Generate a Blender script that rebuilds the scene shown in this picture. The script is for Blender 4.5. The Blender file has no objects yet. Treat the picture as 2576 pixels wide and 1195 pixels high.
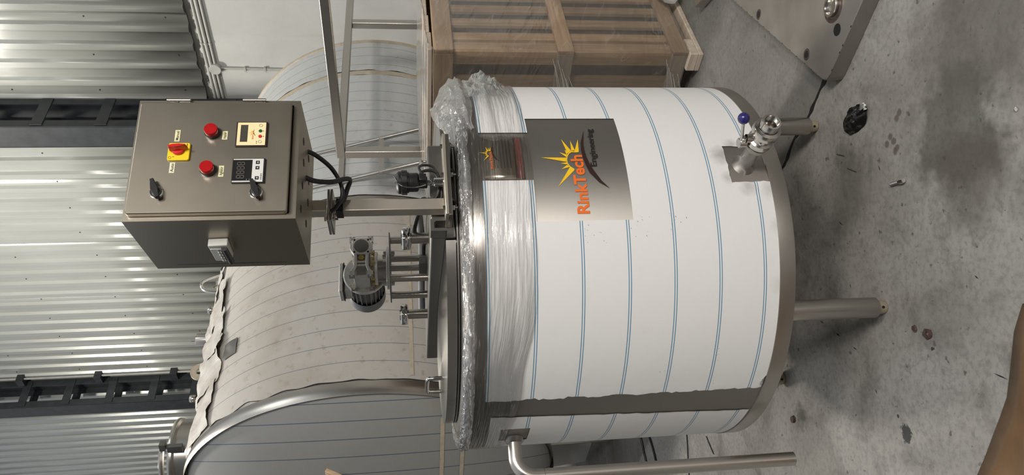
import bpy, bmesh, math, random
from mathutils import Vector, Matrix, noise
from math import sin, cos, pi, radians as rad, sqrt, atan2

scn = bpy.context.scene
COL = scn.collection
random.seed(4)

# ------------------------------------------------------------------ camera
F_PX, PITCH, ROLL, CAM_H = 1898.5, 0.13749, 0.02387, 1.3329
cam_d = bpy.data.cameras.new('camera')
cam_d.sensor_fit = 'HORIZONTAL'; cam_d.sensor_width = 36.0
cam_d.lens = F_PX / 2576 * 36.0
cam_d.clip_start = 0.05; cam_d.clip_end = 200
cam = bpy.data.objects.new('camera', cam_d); COL.objects.link(cam)
fwd = Vector((0, cos(PITCH), -sin(PITCH)))
up0 = Vector((0, sin(PITCH), cos(PITCH)))
rt0 = Vector((1, 0, 0))
rt = rt0 * cos(ROLL) - up0 * sin(ROLL)      # upright picture's right and up
up = rt0 * sin(ROLL) + up0 * cos(ROLL)
cx_, cy_, cz_ = -up, rt, -fwd               # the phone was held sideways: the picture lies on its side
cam.matrix_world = Matrix(((cx_.x, cy_.x, cz_.x, 0), (cx_.y, cy_.y, cz_.y, 0), (cx_.z, cy_.z, cz_.z, CAM_H), (0, 0, 0, 1)))
scn.camera = cam

# ------------------------------------------------------------------ world and lamps
wld = bpy.data.worlds.new('hall_light'); scn.world = wld; wld.use_nodes = True
wld.node_tree.nodes['Background'].inputs[0].default_value = (0.90, 0.95, 1.0, 1)
wld.node_tree.nodes['Background'].inputs[1].default_value = 0.53

def area(name, loc, target, sx, sy, power, color):
    d = bpy.data.lights.new(name, 'AREA'); d.shape = 'RECTANGLE'; d.size = sx; d.size_y = sy
    d.energy = power; d.color = color
    o = bpy.data.objects.new(name, d); COL.objects.link(o)
    o.location = loc
    o.rotation_euler = (Vector(target) - Vector(loc)).to_track_quat('-Z', 'Y').to_euler()
    return o
area('ceiling_and_fill_lamp', (1.95, -1.7, 4.0), (0.0, 2.2, 0.8), 0.9, 0.9, 130, (1.0, 0.955, 0.90))
area('ceiling_and_fill_lamp', (2.9, -5.6, 4.2), (0.2, 2.4, 0.6), 1.4, 0.5, 270, (1.0, 0.955, 0.90))  # added fill lamp, lifts the dark floor under the tank
area('ceiling_and_fill_lamp', (-1.6, 6.4, 7.6), (-0.9, 7.4, 3.0), 1.8, 0.5, 360, (1.0, 0.95, 0.85))
area('ceiling_and_fill_lamp', (2.6, 3.2, 6.5), (2.6, 4.6, 1.0), 1.6, 0.5, 34, (0.96, 0.98, 0.97))

scn.view_settings.view_transform = 'Standard'
scn.view_settings.look = 'None'
scn.view_settings.exposure = 0.0
scn.view_settings.gamma = 1.0
scn.view_settings.use_curve_mapping = False

# ------------------------------------------------------------------ helpers
FR_T = (Vector((-0.0858, 2.3682, 0)), rad(27.5))     # mixing tank axis
FR_B = (Vector((0, 6.514, 0)), 0.734)                # building: x to the wall, y along it
FR_K = (Vector((0.0500, 1.6031, 0)), 0.4408)         # control panel, near lower corner
FR_V = (Vector((0.1764, 1.8846, 0)), rad(-61.5))     # drain valve, x points outward
FR_W = (Vector((0, 0, 0)), 0.0)
ORG = {}

def tag(o, label=None, cat=None, group=None, kind=None):
    if label: o['label'] = label
    if cat: o['category'] = cat
    if group: o['group'] = group
    if kind: o['kind'] = kind
    return o

def thing(name, label, cat, frame, base, group=None, kind=None):
    o = bpy.data.objects.new(name, None); COL.objects.link(o)
    o.empty_display_size = 0.05
    b = Vector(base)
    o.location = frame[0] + Matrix.Rotation(frame[1], 3, 'Z') @ b
    o.rotation_euler = (0, 0, frame[1])
    ORG[o.name] = b
    return tag(o, label, cat, group, kind)

class MB:
    def __init__(self): self.v = []; self.f = []; self.uv = []
    def add(self, vs, fs, uvs=None):
        n = len(self.v); self.v += [Vector(p) for p in vs]
        self.f += [tuple(i + n for i in f) for f in fs]
        self.uv += uvs if uvs else [(0, 0)] * len(vs)
        return self
    def box(self, c, s, rz=0, M=None):
        c = Vector(c); R = M if M is not None else Matrix.Rotation(rz, 3, 'Z')
        vs = [c + R @ Vector((sx * s[0] / 2, sy * s[1] / 2, sz * s[2] / 2)) for sx in (-1, 1) for sy in (-1, 1) for sz in (-1, 1)]
        return self.add(vs, [(0, 1, 3, 2), (4, 6, 7, 5), (0, 4, 5, 1), (2, 3, 7, 6), (0, 2, 6, 4), (1, 5, 7, 3)])
    def bx(self, x0, x1, y0, y1, z0, z1):
        return self.box(((x0 + x1) / 2, (y0 + y1) / 2, (z0 + z1) / 2), (abs(x1 - x0), abs(y1 - y0), abs(z1 - z0)))
    def rev(self, prof, n=32, o=(0, 0, 0), ax=(0, 0, 1), closed=False, a0=0, a1=2 * pi, lobes=None):
        """lathe; prof = [(r, h)] along the axis; r = 0 closes with a pole"""
        ax = Vector(ax).normalized(); o = Vector(o)
        t = Vector((1, 0, 0)) if abs(ax.x) < 0.9 else Vector((0, 1, 0))
        e1 = (t - ax * t.dot(ax)).normalized(); e2 = ax.cross(e1)
        full = abs(a1 - a0 - 2 * pi) < 1e-6
        m = n if full else n + 1
        vs = []; rows = []
        for r, h in prof:
            if r < 1e-6:
                rows.append([len(vs)] * m); vs.append(o + ax * h)
            else:
                row = []
                for i in range(m):
                    a = a0 + (a1 - a0) * i / n
                    rr = r * (lobes(a) if lobes else 1)
                    row.append(len(vs)); vs.append(o + ax * h + (e1 * cos(a) + e2 * sin(a)) * rr)
                rows.append(row)
        fs = []
        pairs = list(zip(rows, rows[1:])) + ([(rows[-1], rows[0])] if closed else [])
        for A, B in pairs:
            for i in range(n):
                j = (i + 1) % m
                q = []
                for k in (A[i], A[j], B[j], B[i]):
                    if k not in q: q.append(k)
                if len(q) > 2: fs.append(tuple(q))
        return self.add(vs, fs)
    def cyl(self, p0, p1, r, r1=None, n=20):
        p0 = Vector(p0); p1 = Vector(p1); d = p1 - p0; L = d.length
        r1 = r if r1 is None else r1
        return self.rev([(0, 0), (r, 0), (r1, L), (0, L)], n, p0, d)
    def tube(self, pts, r, n=12, smooth=True, caps=True):
        P = [Vector(p) for p in pts]
        if smooth and len(P) > 2:
            Q = []
            for i in range(len(P) - 1):
                a = P[max(0, i - 1)]; b = P[i]; c = P[i + 1]; d = P[min(len(P) - 1, i + 2)]
                for k in range(8):
                    t = k / 8
                    Q.append(0.5 * ((2 * b) + (c - a) * t + (2 * a - 5 * b + 4 * c - d) * t * t + (3 * b - a - 3 * c + d) * t ** 3))
            P = Q + [P[-1]]
        vs = []; fs = []; nr = None
        for i, p in enumerate(P):
            tg = (P[min(i + 1, len(P) - 1)] - P[max(i - 1, 0)]).normalized()
            if nr is None:
                t = Vector((0, 0, 1)) if abs(tg.z) < 0.9 else Vector((1, 0, 0))
                nr = (t - tg * t.dot(tg)).normalized()
            else: nr = (nr - tg * nr.dot(tg)).normalized()
            b = tg.cross(nr)
            for k in range(n):
                a = 2 * pi * k / n
                vs.append(p + (nr * cos(a) + b * sin(a)) * (r(i / (len(P) - 1)) if callable(r) else r))
        for i in range(len(P) - 1):
            for k in range(n):
                fs.append((i * n + k, i * n + (k + 1) % n, (i + 1) * n + (k + 1) % n, (i + 1) * n + k))
        if caps: fs += [tuple(range(n))[::-1], tuple(range((len(P) - 1) * n, len(P) * n))]
        return self.add(vs, fs)
    def prism(self, poly, fn0, fn1):
        """poly 2d, fn0/fn1 map (x,y) to the two end faces"""
        n = len(poly)
        vs = [fn0(*p) for p in poly] + [fn1(*p) for p in poly]
        fs = [tuple(range(n))[::-1], tuple(range(n, 2 * n))] + [(i, (i + 1) % n, n + (i + 1) % n, n + i) for i in range(n)]
        return self.add(vs, fs)
    def grid(self, us, vs_, fn, hole=None, uv=None):
        n = len(self.v); nu = len(us); nv = len(vs_)
        P = [fn(u, v) for u in us for v in vs_]
        U = [(uv(u, v) if uv else (u, v)) for u in us for v in vs_]
        fs = []
        for i in range(nu - 1):
            for j in range(nv - 1):
                if hole and hole((us[i] + us[i + 1]) / 2, (vs_[j] + vs_[j + 1]) / 2): continue
                fs.append((i * nv + j, (i + 1) * nv + j, (i + 1) * nv + j + 1, i * nv + j + 1))
        return self.add(P, fs, U)
    def mesh(self, name, org=(0, 0, 0), sharp=40, clean=True):
        org = Vector(org)
        me = bpy.data.meshes.new(name)
        me.from_pydata([p - org for p in self.v], [], self.f)
        if any(u != (0, 0) for u in self.uv):
            L = me.uv_layers.new(name='UVMap')
            for lp in me.loops: L.data[lp.index].uv = self.uv[lp.vertex_index]
        if clean:
            bm = bmesh.new(); bm.from_mesh(me)
            loose = [v for v in bm.verts if not v.link_faces]
            if loose: bmesh.ops.delete(bm, geom=loose, context='VERTS')
            bmesh.ops.recalc_face_normals(bm, faces=bm.faces)
            bm.to_mesh(me); bm.free()
        for p in me.polygons: p.use_smooth = True
        me.set_sharp_from_angle(angle=rad(sharp))
        return me
    def build(self, name, mat, parent=None, bevel=0, label=None, kind=None, sharp=40, clean=True, frame=None, solid=0):
        org = Vector((0, 0, 0)); q = parent
        while q is not None:
            if q.name in ORG: org = ORG[q.name]; break
            q = q.parent
        me = self.mesh(name, org, sharp, clean)
        me.materials.append(mat)
        return link(name, me, parent, bevel, label, kind, frame, solid)

def link(name, me, parent=None, bevel=0, label=None, kind=None, frame=None, solid=0, loc=None):
    o = bpy.data.objects.new(name, me); COL.objects.link(o)
    if parent is not None: o.parent = parent
    elif frame is not None:
        o.location = frame[0]; o.rotation_euler = (0, 0, frame[1])
    if loc is not None: o.location = loc
    if bevel:
        b = o.modifiers.new('bevel', 'BEVEL'); b.width = bevel; b.segments = 2; b.limit_method = 'ANGLE'; b.angle_limit = rad(40)
    if solid:
        s = o.modifiers.new('thickness', 'SOLIDIFY'); s.thickness = solid; s.offset = 0
    if label: o['label'] = label
    if kind: o['kind'] = kind
    return o

def lin(a, b, n): return [a + (b - a) * i / n for i in range(n + 1)]
def nz(*p): return noise.noise(Vector(p))

# ------------------------------------------------------------------ materials
def new_mat(name):
    m = bpy.data.materials.new(name); m.use_nodes = True
    nt = m.node_tree
    return m, nt, nt.nodes['Principled BSDF']
class NT:
    def __init__(self, nt): self.nt = nt
    def n(self, t, **kw):
        nd = self.nt.nodes.new(t)
        for k, v in kw.items():
            if k[0] == '_': setattr(nd, k[1:], v)
            else: nd.inputs[k].default_value = v
        return nd
    def l(self, a, b): self.nt.links.new(a, b)
    def math(self, op, a, b=None):
        nd = self.nt.nodes.new('ShaderNodeMath'); nd.operation = op
        for i, x in enumerate((a, b)):
            if x is None: continue
            if isinstance(x, (int, float)): nd.inputs[i].default_value = x
            else: self.l(x, nd.inputs[i])
        return nd.outputs[0]
    def coord(self, kind='Object', scale=(1, 1, 1)):
        tc = self.n('ShaderNodeTexCoord'); mp = self.n('ShaderNodeMapping'); mp.inputs['Scale'].default_value = scale
        self.l(tc.outputs[kind], mp.inputs['Vector']); return mp.outputs[0]
    def noise(self, vec, scale, detail=4, rough=0.55, dist=0):
        nd = self.n('ShaderNodeTexNoise'); nd.inputs['Scale'].default_value = scale; nd.inputs['Detail'].default_value = detail
        nd.inputs['Roughness'].default_value = rough; nd.inputs['Distortion'].default_value = dist
        self.l(vec, nd.inputs['Vector']); return nd.outputs['Fac']
    def ramp(self, fac, *stops):
        nd = self.n('ShaderNodeValToRGB'); e = nd.color_ramp.elements
        while len(e) < len(stops): e.new(0.5)
        for i, (p, c) in enumerate(stops):
            e[i].position = p; e[i].color = (*c, 1) if len(c) == 3 else c
        self.l(fac, nd.inputs[0]); return nd.outputs[0]
    def mix(self, fac, a, b):
        nd = self.n('ShaderNodeMix'); nd.data_type = 'RGBA'
        for i, x in ((0, fac), (6, a), (7, b)):
            if isinstance(x, (int, float)): nd.inputs[i].default_value = x
            elif isinstance(x, tuple): nd.inputs[i].default_value = (*x, 1)
            else: self.l(x, nd.inputs[i])
        return nd.outputs[2]
    def bump(self, h, strength, dist, target):
        nd = self.n('ShaderNodeBump'); nd.inputs['Strength'].default_value = strength; nd.inputs['Distance'].default_value = dist
        self.l(h, nd.inputs['Height']); self.l(nd.outputs[0], target)

def plain(name, col, rough=0.5, metal=0.0, var=0.12, scale=30, bump=0, coat=0, stretch=(1, 1, 1), spec=None):
    m, nt, p = new_mat(name); g = NT(nt)
    v = g.coord('Object', stretch)
    f = g.noise(v, scale, 4)
    c0 = tuple(max(0, x * (1 - var)) for x in col); c1 = tuple(min(1, x * (1 + var)) for x in col)
    g.l(g.ramp(f, (0.3, c0), (0.7, c1)), p.inputs['Base Color'])
    p.inputs['Roughness'].default_value = rough; p.inputs['Metallic'].default_value = metal
    p.inputs['Coat Weight'].default_value = coat
    if spec is not None: p.inputs['Specular IOR Level'].default_value = spec
    if bump: g.bump(f, bump, 0.01, p.inputs['Normal'])
    return m

ANR = 0.25
def steel(name, col, rough, stretch, scale=60, rv=0.12, bump=0.05, var=0.12, aniso=0.0):
    m, nt, p = new_mat(name); g = NT(nt)
    v = g.coord('Object', stretch)
    f = g.noise(v, scale, 5, 0.6)
    f2 = g.noise(g.coord('Object'), 2.2, 3)
    c = g.mix(f2, tuple(x * (1 - var) for x in col), tuple(min(1, x * (1 + var)) for x in col))
    g.l(c, p.inputs['Base Color'])
    p.inputs['Metallic'].default_value = 1
    r = g.math('ADD', g.math('MULTIPLY', f, rv), rough - rv / 2)
    r = g.math('ADD', r, g.math('MULTIPLY', g.math('SUBTRACT', f2, 0.5), 0.1))
    g.l(r, p.inputs['Roughness'])
    p.inputs['Anisotropic'].default_value = aniso
    if aniso:
        tg = g.n('ShaderNodeTangent'); tg.direction_type = 'RADIAL'; tg.axis = 'Z'
        g.l(tg.outputs[0], p.inputs['Tangent']); p.inputs['Anisotropic Rotation'].default_value = ANR
    return m

M = {}
M['shell'] = steel('brushed_steel_shell', (0.39, 0.367, 0.338), 0.52, (1, 1, 6), 10, 0.05, aniso=0.7)
M['band'] = steel('rolled_steel_band', (0.46, 0.43, 0.395), 0.33, (1, 1, 6), 10, 0.05, aniso=0.8)
M['pol'] = steel('polished_steel', (0.56, 0.535, 0.50), 0.23, (1, 1, 1), 25, 0.08, 0.0)
M['poststeel'] = steel('brushed_post_steel', (0.60, 0.55, 0.475), 0.44, (1, 1, 3), 8, 0.05)
M['lid'] = steel('polished_lid_steel', (0.58, 0.555, 0.52), 0.24, (1, 1, 4), 10, 0.04, aniso=0.6)
M['tube'] = steel('satin_steel_tube', (0.54, 0.51, 0.47), 0.30, (1, 1, 3), 8, 0.04, aniso=0.5)
M['panelsteel'] = steel('brushed_panel_steel', (0.40, 0.362, 0.298), 0.34, (1, 5, 1.2), 8, 0.05, 0.03)
M['darksteel'] = steel('dull_dark_steel', (0.26, 0.25, 0.235), 0.38, (6, 1, 1), 8, 0.04, 0.02)
M['castalu'] = plain('cast_aluminium', (0.62, 0.60, 0.56), 0.40, 0.6, 0.1, 60, 0.06)
M['motorgrey'] = plain('motor_grey_paint', (0.20, 0.205, 0.205), 0.5, 0.2, 0.1, 50, 0.05)
M['discgrey'] = plain('dark_grey_cap', (0.085, 0.082, 0.072), 0.55, 0, 0.06, 40)
M['brass'] = plain('brass_zinc', (0.72, 0.55, 0.22), 0.3, 1.0, 0.1, 80)
M['chrome'] = plain('chrome', (0.80, 0.79, 0.77), 0.1, 1.0, 0.04, 40)
M['black'] = plain('black_plastic', (0.012, 0.012, 0.013), 0.38, 0, 0.2, 60)
M['rubber'] = plain('black_cable_rubber', (0.014, 0.014, 0.015), 0.42, 0, 0.2, 60)
M['red'] = plain('red_knob', (0.62, 0.015, 0.02), 0.28, 0, 0.05, 40, coat=0.3)
M['lens'] = plain('red_lens', (0.42, 0.010, 0.012), 0.16, 0, 0.1, 60, coat=0.6)
M['yellow'] = plain('yellow_plate', (0.86, 0.62, 0.01), 0.4, 0, 0.03, 20)
M['label'] = plain('pale_yellow_label', (0.78, 0.74, 0.44), 0.5, 0, 0.04, 30)
M['label2'] = plain('cream_label', (0.74, 0.71, 0.52), 0.5, 0, 0.04, 30)
M['cream'] = plain('cream_meter_face', (0.86, 0.74, 0.42), 0.4, 0, 0.03, 10)
M['white'] = plain('white_meter_face', (0.66, 0.66, 0.63), 0.4, 0, 0.03, 10)
M['ink'] = plain('black_ink', (0.012, 0.010, 0.010), 0.5, 0, 0.1, 20)
M['brownink'] = plain('dark_brown_ink', (0.030, 0.012, 0.010), 0.4, 0, 0.1, 20)
M['orange'] = plain('orange_ink', (0.82, 0.16, 0.02), 0.42, 0, 0.04, 20)
M['sun'] = plain('sun_yellow_ink', (0.85, 0.52, 0.015), 0.42, 0, 0.04, 20)
M['screen'] = plain('dark_display', (0.018, 0.018, 0.018), 0.2, 0, 0.1, 20)
M['screen2'] = plain('olive_display', (0.055, 0.052, 0.040), 0.3, 0, 0.15, 40)
M['digit'] = plain('unlit_digit', (0.11, 0.10, 0.085), 0.4, 0, 0.05, 20)
M['green'] = plain('green_button', (0.01, 0.10, 0.04), 0.35, 0, 0.05, 20)
M['redbtn'] = plain('red_button', (0.62, 0.02, 0.03), 0.35, 0, 0.05, 20)
M['grey'] = plain('grey_plastic', (0.30, 0.30, 0.29), 0.45, 0, 0.06, 30)
M['ltgrey'] = plain('light_grey_plastic', (0.58, 0.57, 0.53), 0.45, 0, 0.05, 30)
M['hose'] = plain('grey_hose', (0.33, 0.33, 0.33), 0.5, 0, 0.08, 30)
M['blueball'] = plain('navy_knob', (0.018, 0.014, 0.12), 0.3, 0, 0.1, 30, coat=0.2)
M['hole'] = plain('dark_hole', (0.004, 0.004, 0.004), 0.8, 0, 0.1, 30)
M['column'] = plain('charcoal_column_paint', (0.030, 0.034, 0.038), 0.45, 0, 0.25, 9)
M['conduit'] = plain('white_painted_conduit', (0.44, 0.44, 0.41), 0.5, 0, 0.12, 8)
M['rust'] = plain('rusty_scrap', (0.070, 0.042, 0.036), 0.8, 0, 0.4, 60, 0.3)
M['bolt'] = steel('bolt_steel', (0.45, 0.43, 0.42), 0.3, (1, 1, 1), 80)
M['platesteel'] = steel('stained_plate_steel', (0.40, 0.375, 0.345), 0.5, (1, 1, 1), 9, 0.2, 0.05, 0.2)
M['heat'] = plain('heat_tinted_weld', (0.12, 0.085, 0.075), 0.5, 0.7, 0.3, 60)
M['tape'] = plain('masking_tape', (0.50, 0.43, 0.33), 0.6, 0, 0.12, 30)
M['foot'] = plain('yellowed_foot', (0.46, 0.40, 0.28), 0.35, 0.6, 0.1, 40)

def film_mat(name, base, lines, axis, z1, pitch, offs, half, rough=0.42, dirt=0.12, dirtcol=(0.35, 0.29, 0.22), dscale=3.0, smudges=()):
    m, nt, p = new_mat(name); g = NT(nt)
    uv = g.n('ShaderNodeUVMap'); sp = g.n('ShaderNodeSeparateXYZ'); g.l(uv.outputs[0], sp.inputs[0])
    c = sp.outputs[axis]
    f = g.math('SUBTRACT', g.math('FRACT', g.math('ADD', g.math('DIVIDE', g.math('SUBTRACT', c, z1), pitch), 100.5)), 0.5)
    d = g.math('ABSOLUTE', g.math('SUBTRACT', g.math('ABSOLUTE', g.math('MULTIPLY', f, pitch)), offs))
    mask = g.math('LESS_THAN', d, half)
    v = g.coord('Object')
    n1 = g.noise(v, dscale, 6, 0.62, 0.3); n2 = g.noise(v, dscale * 9, 4, 0.6)
    col = g.mix(g.math('MULTIPLY', g.ramp(n1, (0.5, (0, 0, 0)), (0.78, (1, 1, 1))), dirt), base, dirtcol)
    col = g.mix(g.math('MULTIPLY', g.ramp(n2, (0.58, (0, 0, 0)), (0.74, (1, 1, 1))), dirt * 1.2), col, dirtcol)
    col = g.mix(g.math('MULTIPLY', mask, 0.9), col, lines)
    for su, sv, sr, amt in smudges:          # greasy finger marks, each at its own place
        sb_ = g.n('ShaderNodeVectorMath'); sb_.operation = 'SUBTRACT'; sb_.inputs[1].default_value = (su, sv, 0); g.l(uv.outputs[0], sb_.inputs[0])
        le_ = g.n('ShaderNodeVectorMath'); le_.operation = 'LENGTH'; g.l(sb_.outputs[0], le_.inputs[0])
        dd = g.math('ADD', le_.outputs['Value'], g.math('MULTIPLY', g.math('SUBTRACT', g.noise(v, 45, 4, 0.6), 0.5), sr * 0.9))
        col = g.mix(g.math('MULTIPLY', g.ramp(g.math('DIVIDE', dd, sr), (0.15, (1, 1, 1)), (1.0, (0, 0, 0))), amt), col, (0.20, 0.18, 0.165))
    g.l(col, p.inputs['Base Color'])
    p.inputs['Roughness'].default_value = rough
    g.bump(n1, 0.12, 0.02, p.inputs['Normal'])
    return m
M['film'] = film_mat('white_protective_film', (0.76, 0.755, 0.745), (0.045, 0.20, 0.34), 1, 1.0242, 0.1185, 0.0030, 0.0012, 0.40, 0.03, smudges=((0.305, 0.510, 0.035, 0.55), (0.342, 0.470, 0.025, 0.45), (0.208, 0.455, 0.030, 0.40), (0.235, 0.505, 0.022, 0.35), (0.270, 0.388, 0.05, 0.45), (0.20, 0.395, 0.035, 0.30), (0.10, 0.388, 0.03, 0.25), (-0.05, 0.392, 0.03, 0.18)))
M['film2b'] = film_mat('cool_grey_protective_film', (0.55, 0.56, 0.55), (0.12, 0.14, 0.165), 0, -1.966, 0.1185, 0.0, 0.0018, 0.42, 0.35, (0.30, 0.28, 0.25), 2.6)
M['film2'] = film_mat('grubby_protective_film', (0.46, 0.435, 0.40), (0.12, 0.14, 0.165), 0, -1.966, 0.1185, 0.0, 0.0018, 0.5, 0.62, (0.31, 0.25, 0.19), 2.4)
M['film3'] = film_mat('grey_head_film', (0.31, 0.312, 0.30), (0.045, 0.085, 0.14), 0, 0.0, 0.105, 0.0, 0.0022, 0.45, 0.30, (0.30, 0.26, 0.21), 2.0)

def wrap_mat(name, su, sv, haze, streak, width, bump, gloss=1.6, rough=0.10, milk=(0.62, 0.61, 0.59), skew=0.15):
    """clear stretch wrap: see-through, with thin pale lines painted in as sheen and glossy wrinkles"""
    m = bpy.data.materials.new(name); m.use_nodes = True; nt = m.node_tree; g = NT(nt)
    nt.nodes.remove(nt.nodes['Principled BSDF'])
    out = nt.nodes['Material Output']
    uv = g.n('ShaderNodeUVMap'); mp = g.n('ShaderNodeMapping'); mp.inputs['Scale'].default_value = (su, sv, 1); mp.inputs['Rotation'].default_value = (0, 0, 0)
    sp = g.n('ShaderNodeSeparateXYZ'); cb = g.n('ShaderNodeCombineXYZ'); g.l(uv.outputs[0], sp.inputs[0])
    g.l(sp.outputs[0], cb.inputs[0]); g.l(g.math('ADD', sp.outputs[1], g.math('MULTIPLY', sp.outputs[0], skew)), cb.inputs[1])
    g.l(cb.outputs[0], mp.inputs['Vector'])
    f = g.noise(mp.outputs[0], 1.0, 3, 0.5, 0.35)
    ln = g.math('ABSOLUTE', g.math('SUBTRACT', f, 0.5))
    line = g.ramp(g.math('DIVIDE', ln, width), (0.0, (1, 1, 1)), (1.0, (0, 0, 0)))
    patchy = g.ramp(g.noise(uv.outputs[0], 9.0, 2), (0.50, (0, 0, 0)), (0.64, (1, 1, 1)))
    line = g.math('MULTIPLY', line, patchy)
    tr = g.n('ShaderNodeBsdfTransparent'); tr.inputs[0].default_value = (0.98, 0.98, 0.98, 1)
    gl = g.n('ShaderNodeBsdfGlossy'); gl.inputs['Roughness'].default_value = rough; gl.inputs['Color'].default_value = (1, 1, 1, 1)
    df = g.n('ShaderNodeBsdfDiffuse'); df.inputs['Color'].default_value = (*milk, 1)
    bp = g.n('ShaderNodeBump'); bp.inputs['Strength'].default_value = bump; bp.inputs['Distance'].default_value = 0.01
    g.l(f, bp.inputs['Height']); g.l(bp.outputs[0], gl.inputs['Normal'])
    lw = g.n('ShaderNodeFresnel'); lw.inputs['IOR'].default_value = 1.45; g.l(bp.outputs[0], lw.inputs['Normal'])
    m1 = g.n('ShaderNodeMixShader'); m2 = g.n('ShaderNodeMixShader')
    g.l(g.math('ADD', g.math('MULTIPLY', line, streak), haze), m1.inputs[0])  # wrinkle sheen painted in as pale milky streaks
    g.l(tr.outputs[0], m1.inputs[1]); g.l(df.outputs[0], m1.inputs[2])
    g.l(g.math('MINIMUM', g.math('MULTIPLY', lw.outputs[0], gloss), 0.8), m2.inputs[0])
    g.l(m1.outputs[0], m2.inputs[1]); g.l(gl.outputs[0], m2.inputs[2])
    g.l(m2.outputs[0], out.inputs['Surface'])
    return m
M['wrapA'] = wrap_mat('clear_stretch_wrap', 6, 26, 0.004, 0.5, 0.014, 0.42, 1.1)
M['wrapB'] = wrap_mat('bunched_stretch_wrap', 40, 7, 0.10, 0.8, 0.07, 1.0, 3.0, 0.10, (0.7, 0.7, 0.7), 0.3)
M['wrapC'] = wrap_mat('crate_stretch_wrap', 4, 14, 0.10, 0.16, 0.025, 0.6, 2.2, 0.14, (0.62, 0.57, 0.50), 0.35)
M['wrapD'] = wrap_mat('milky_loose_wrap', 30, 5, 0.30, 0.5, 0.06, 0.8, 1.8, 0.14)

def concrete(name):
    m, nt, p = new_mat(name); g = NT(nt)
    v = g.coord('Object')
    big = g.noise(v, 1.7, 6, 0.6, 0.5); mid = g.noise(v, 5.5, 6, 0.65, 0.4); fine = g.noise(v, 60, 3, 0.6)
    col = g.ramp(big, (0.30, (0.20, 0.186, 0.164)), (0.50, (0.310, 0.296, 0.274)), (0.70, (0.40, 0.39, 0.37)))
    col = g.mix(g.ramp(mid, (0.50, (0, 0, 0)), (0.78, (0.8, 0.8, 0.8))), col, (0.098, 0.085, 0.074))
    col = g.mix(g.ramp(fine, (0.35, (0.30, 0.30, 0.30)), (0.55, (0, 0, 0))), col, (0.10, 0.096, 0.088))
    sp1 = g.noise(v, 38, 3, 0.5); sp2 = g.noise(v, 13, 5, 0.7, 0.6)
    col = g.mix(g.ramp(sp1, (0.66, (0, 0, 0)), (0.72, (0.75, 0.75, 0.75))), col, (0.075, 0.068, 0.060))
    col = g.mix(g.ramp(sp2, (0.58, (0, 0, 0)), (0.72, (0.55, 0.55, 0.55))), col, (0.115, 0.108, 0.098))
    col = g.mix(g.ramp(sp2, (0.28, (0.22, 0.22, 0.22)), (0.40, (0, 0, 0))), col, (0.34, 0.335, 0.325))
    # the slab beyond the joint is an older, darker pour
    dp_ = g.n('ShaderNodeVectorMath'); dp_.operation = 'DOT_PRODUCT'; dp_.inputs[1].default_value = (0.755, 0.656, 0); g.l(v, dp_.inputs[0])
    old = g.math('MULTIPLY', g.math('GREATER_THAN', dp_.outputs['Value'], 1.835), 0.58)
    col = g.mix(old, col, (0.085, 0.083, 0.073))
    # oil patches, spills and other dark patches, each at its own place
    def spot(x, y, r, soft, colr, amt, warp):
        nonlocal col
        sub = g.n('ShaderNodeVectorMath'); sub.operation = 'SUBTRACT'; sub.inputs[1].default_value = (x, y, 0); g.l(v, sub.inputs[0])
        ln = g.n('ShaderNodeVectorMath'); ln.operation = 'LENGTH'; g.l(sub.outputs[0], ln.inputs[0])
        wn = g.noise(v, 9 if r > 0.1 else 40, 3, 0.6)
        d = g.math('ADD', ln.outputs['Value'], g.math('MULTIPLY', g.math('SUBTRACT', wn, 0.5), warp))
        k = g.ramp(g.math('DIVIDE', d, r), (1 - soft, (1, 1, 1)), (1.0, (0, 0, 0)))
        col = g.mix(g.math('MULTIPLY', k, amt), col, colr)
    spot(0.235, 1.68, 0.17, 0.35, (0.055, 0.053, 0.042), 0.6, 0.22)
    spot(0.12, 1.64, 0.15, 0.5, (0.085, 0.076, 0.060), 0.6, 0.18)
    spot(0.45, 1.60, 0.26, 0.6, (0.095, 0.090, 0.072), 0.6, 0.3)
    spot(0.10, 2.15, 0.16, 0.6, (0.10, 0.094, 0.08), 0.5, 0.2)  # soft-edged dark patch on the floor under the tank
    spot(0.22, 2.16, 0.07, 0.6, (0.07, 0.066, 0.055), 0.5, 0.08)
    spot(-0.559, 1.891, 0.026, 0.25, (0.026, 0.028, 0.030), 0.9, 0.06)
    spot(-0.520, 1.925, 0.006, 0.25, (0.03, 0.03, 0.032), 0.85, 0.01)
    spot(-0.64, 2.45, 0.05, 0.6, (0.05, 0.048, 0.045), 0.6, 0.12)
    spot(-0.52, 2.62, 0.06, 0.6, (0.05, 0.048, 0.045), 0.5, 0.16)
    for (x, y) in ((0.255, 1.93), (0.24, 1.915), (0.235, 1.945), (0.22, 1.90), (0.212, 1.91), (0.315, 1.89), (0.30, 1.90)):
        spot(x, y, 0.012, 0.4, (0.095, 0.072, 0.062), 0.75, 0.014)
    g.l(col, p.inputs['Base Color'])
    g.l(g.ramp(mid, (0.3, (0.52, 0.52, 0.52)), (0.7, (0.78, 0.78, 0.78))), p.inputs['Roughness'])
    p.inputs['Specular IOR Level'].default_value = 0.35
    h = g.math('ADD', g.math('MULTIPLY', fine, 0.35), mid)
    g.bump(h, 0.25, 0.006, p.inputs['Normal'])
    return m
M['concrete'] = concrete('stained_concrete')

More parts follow.
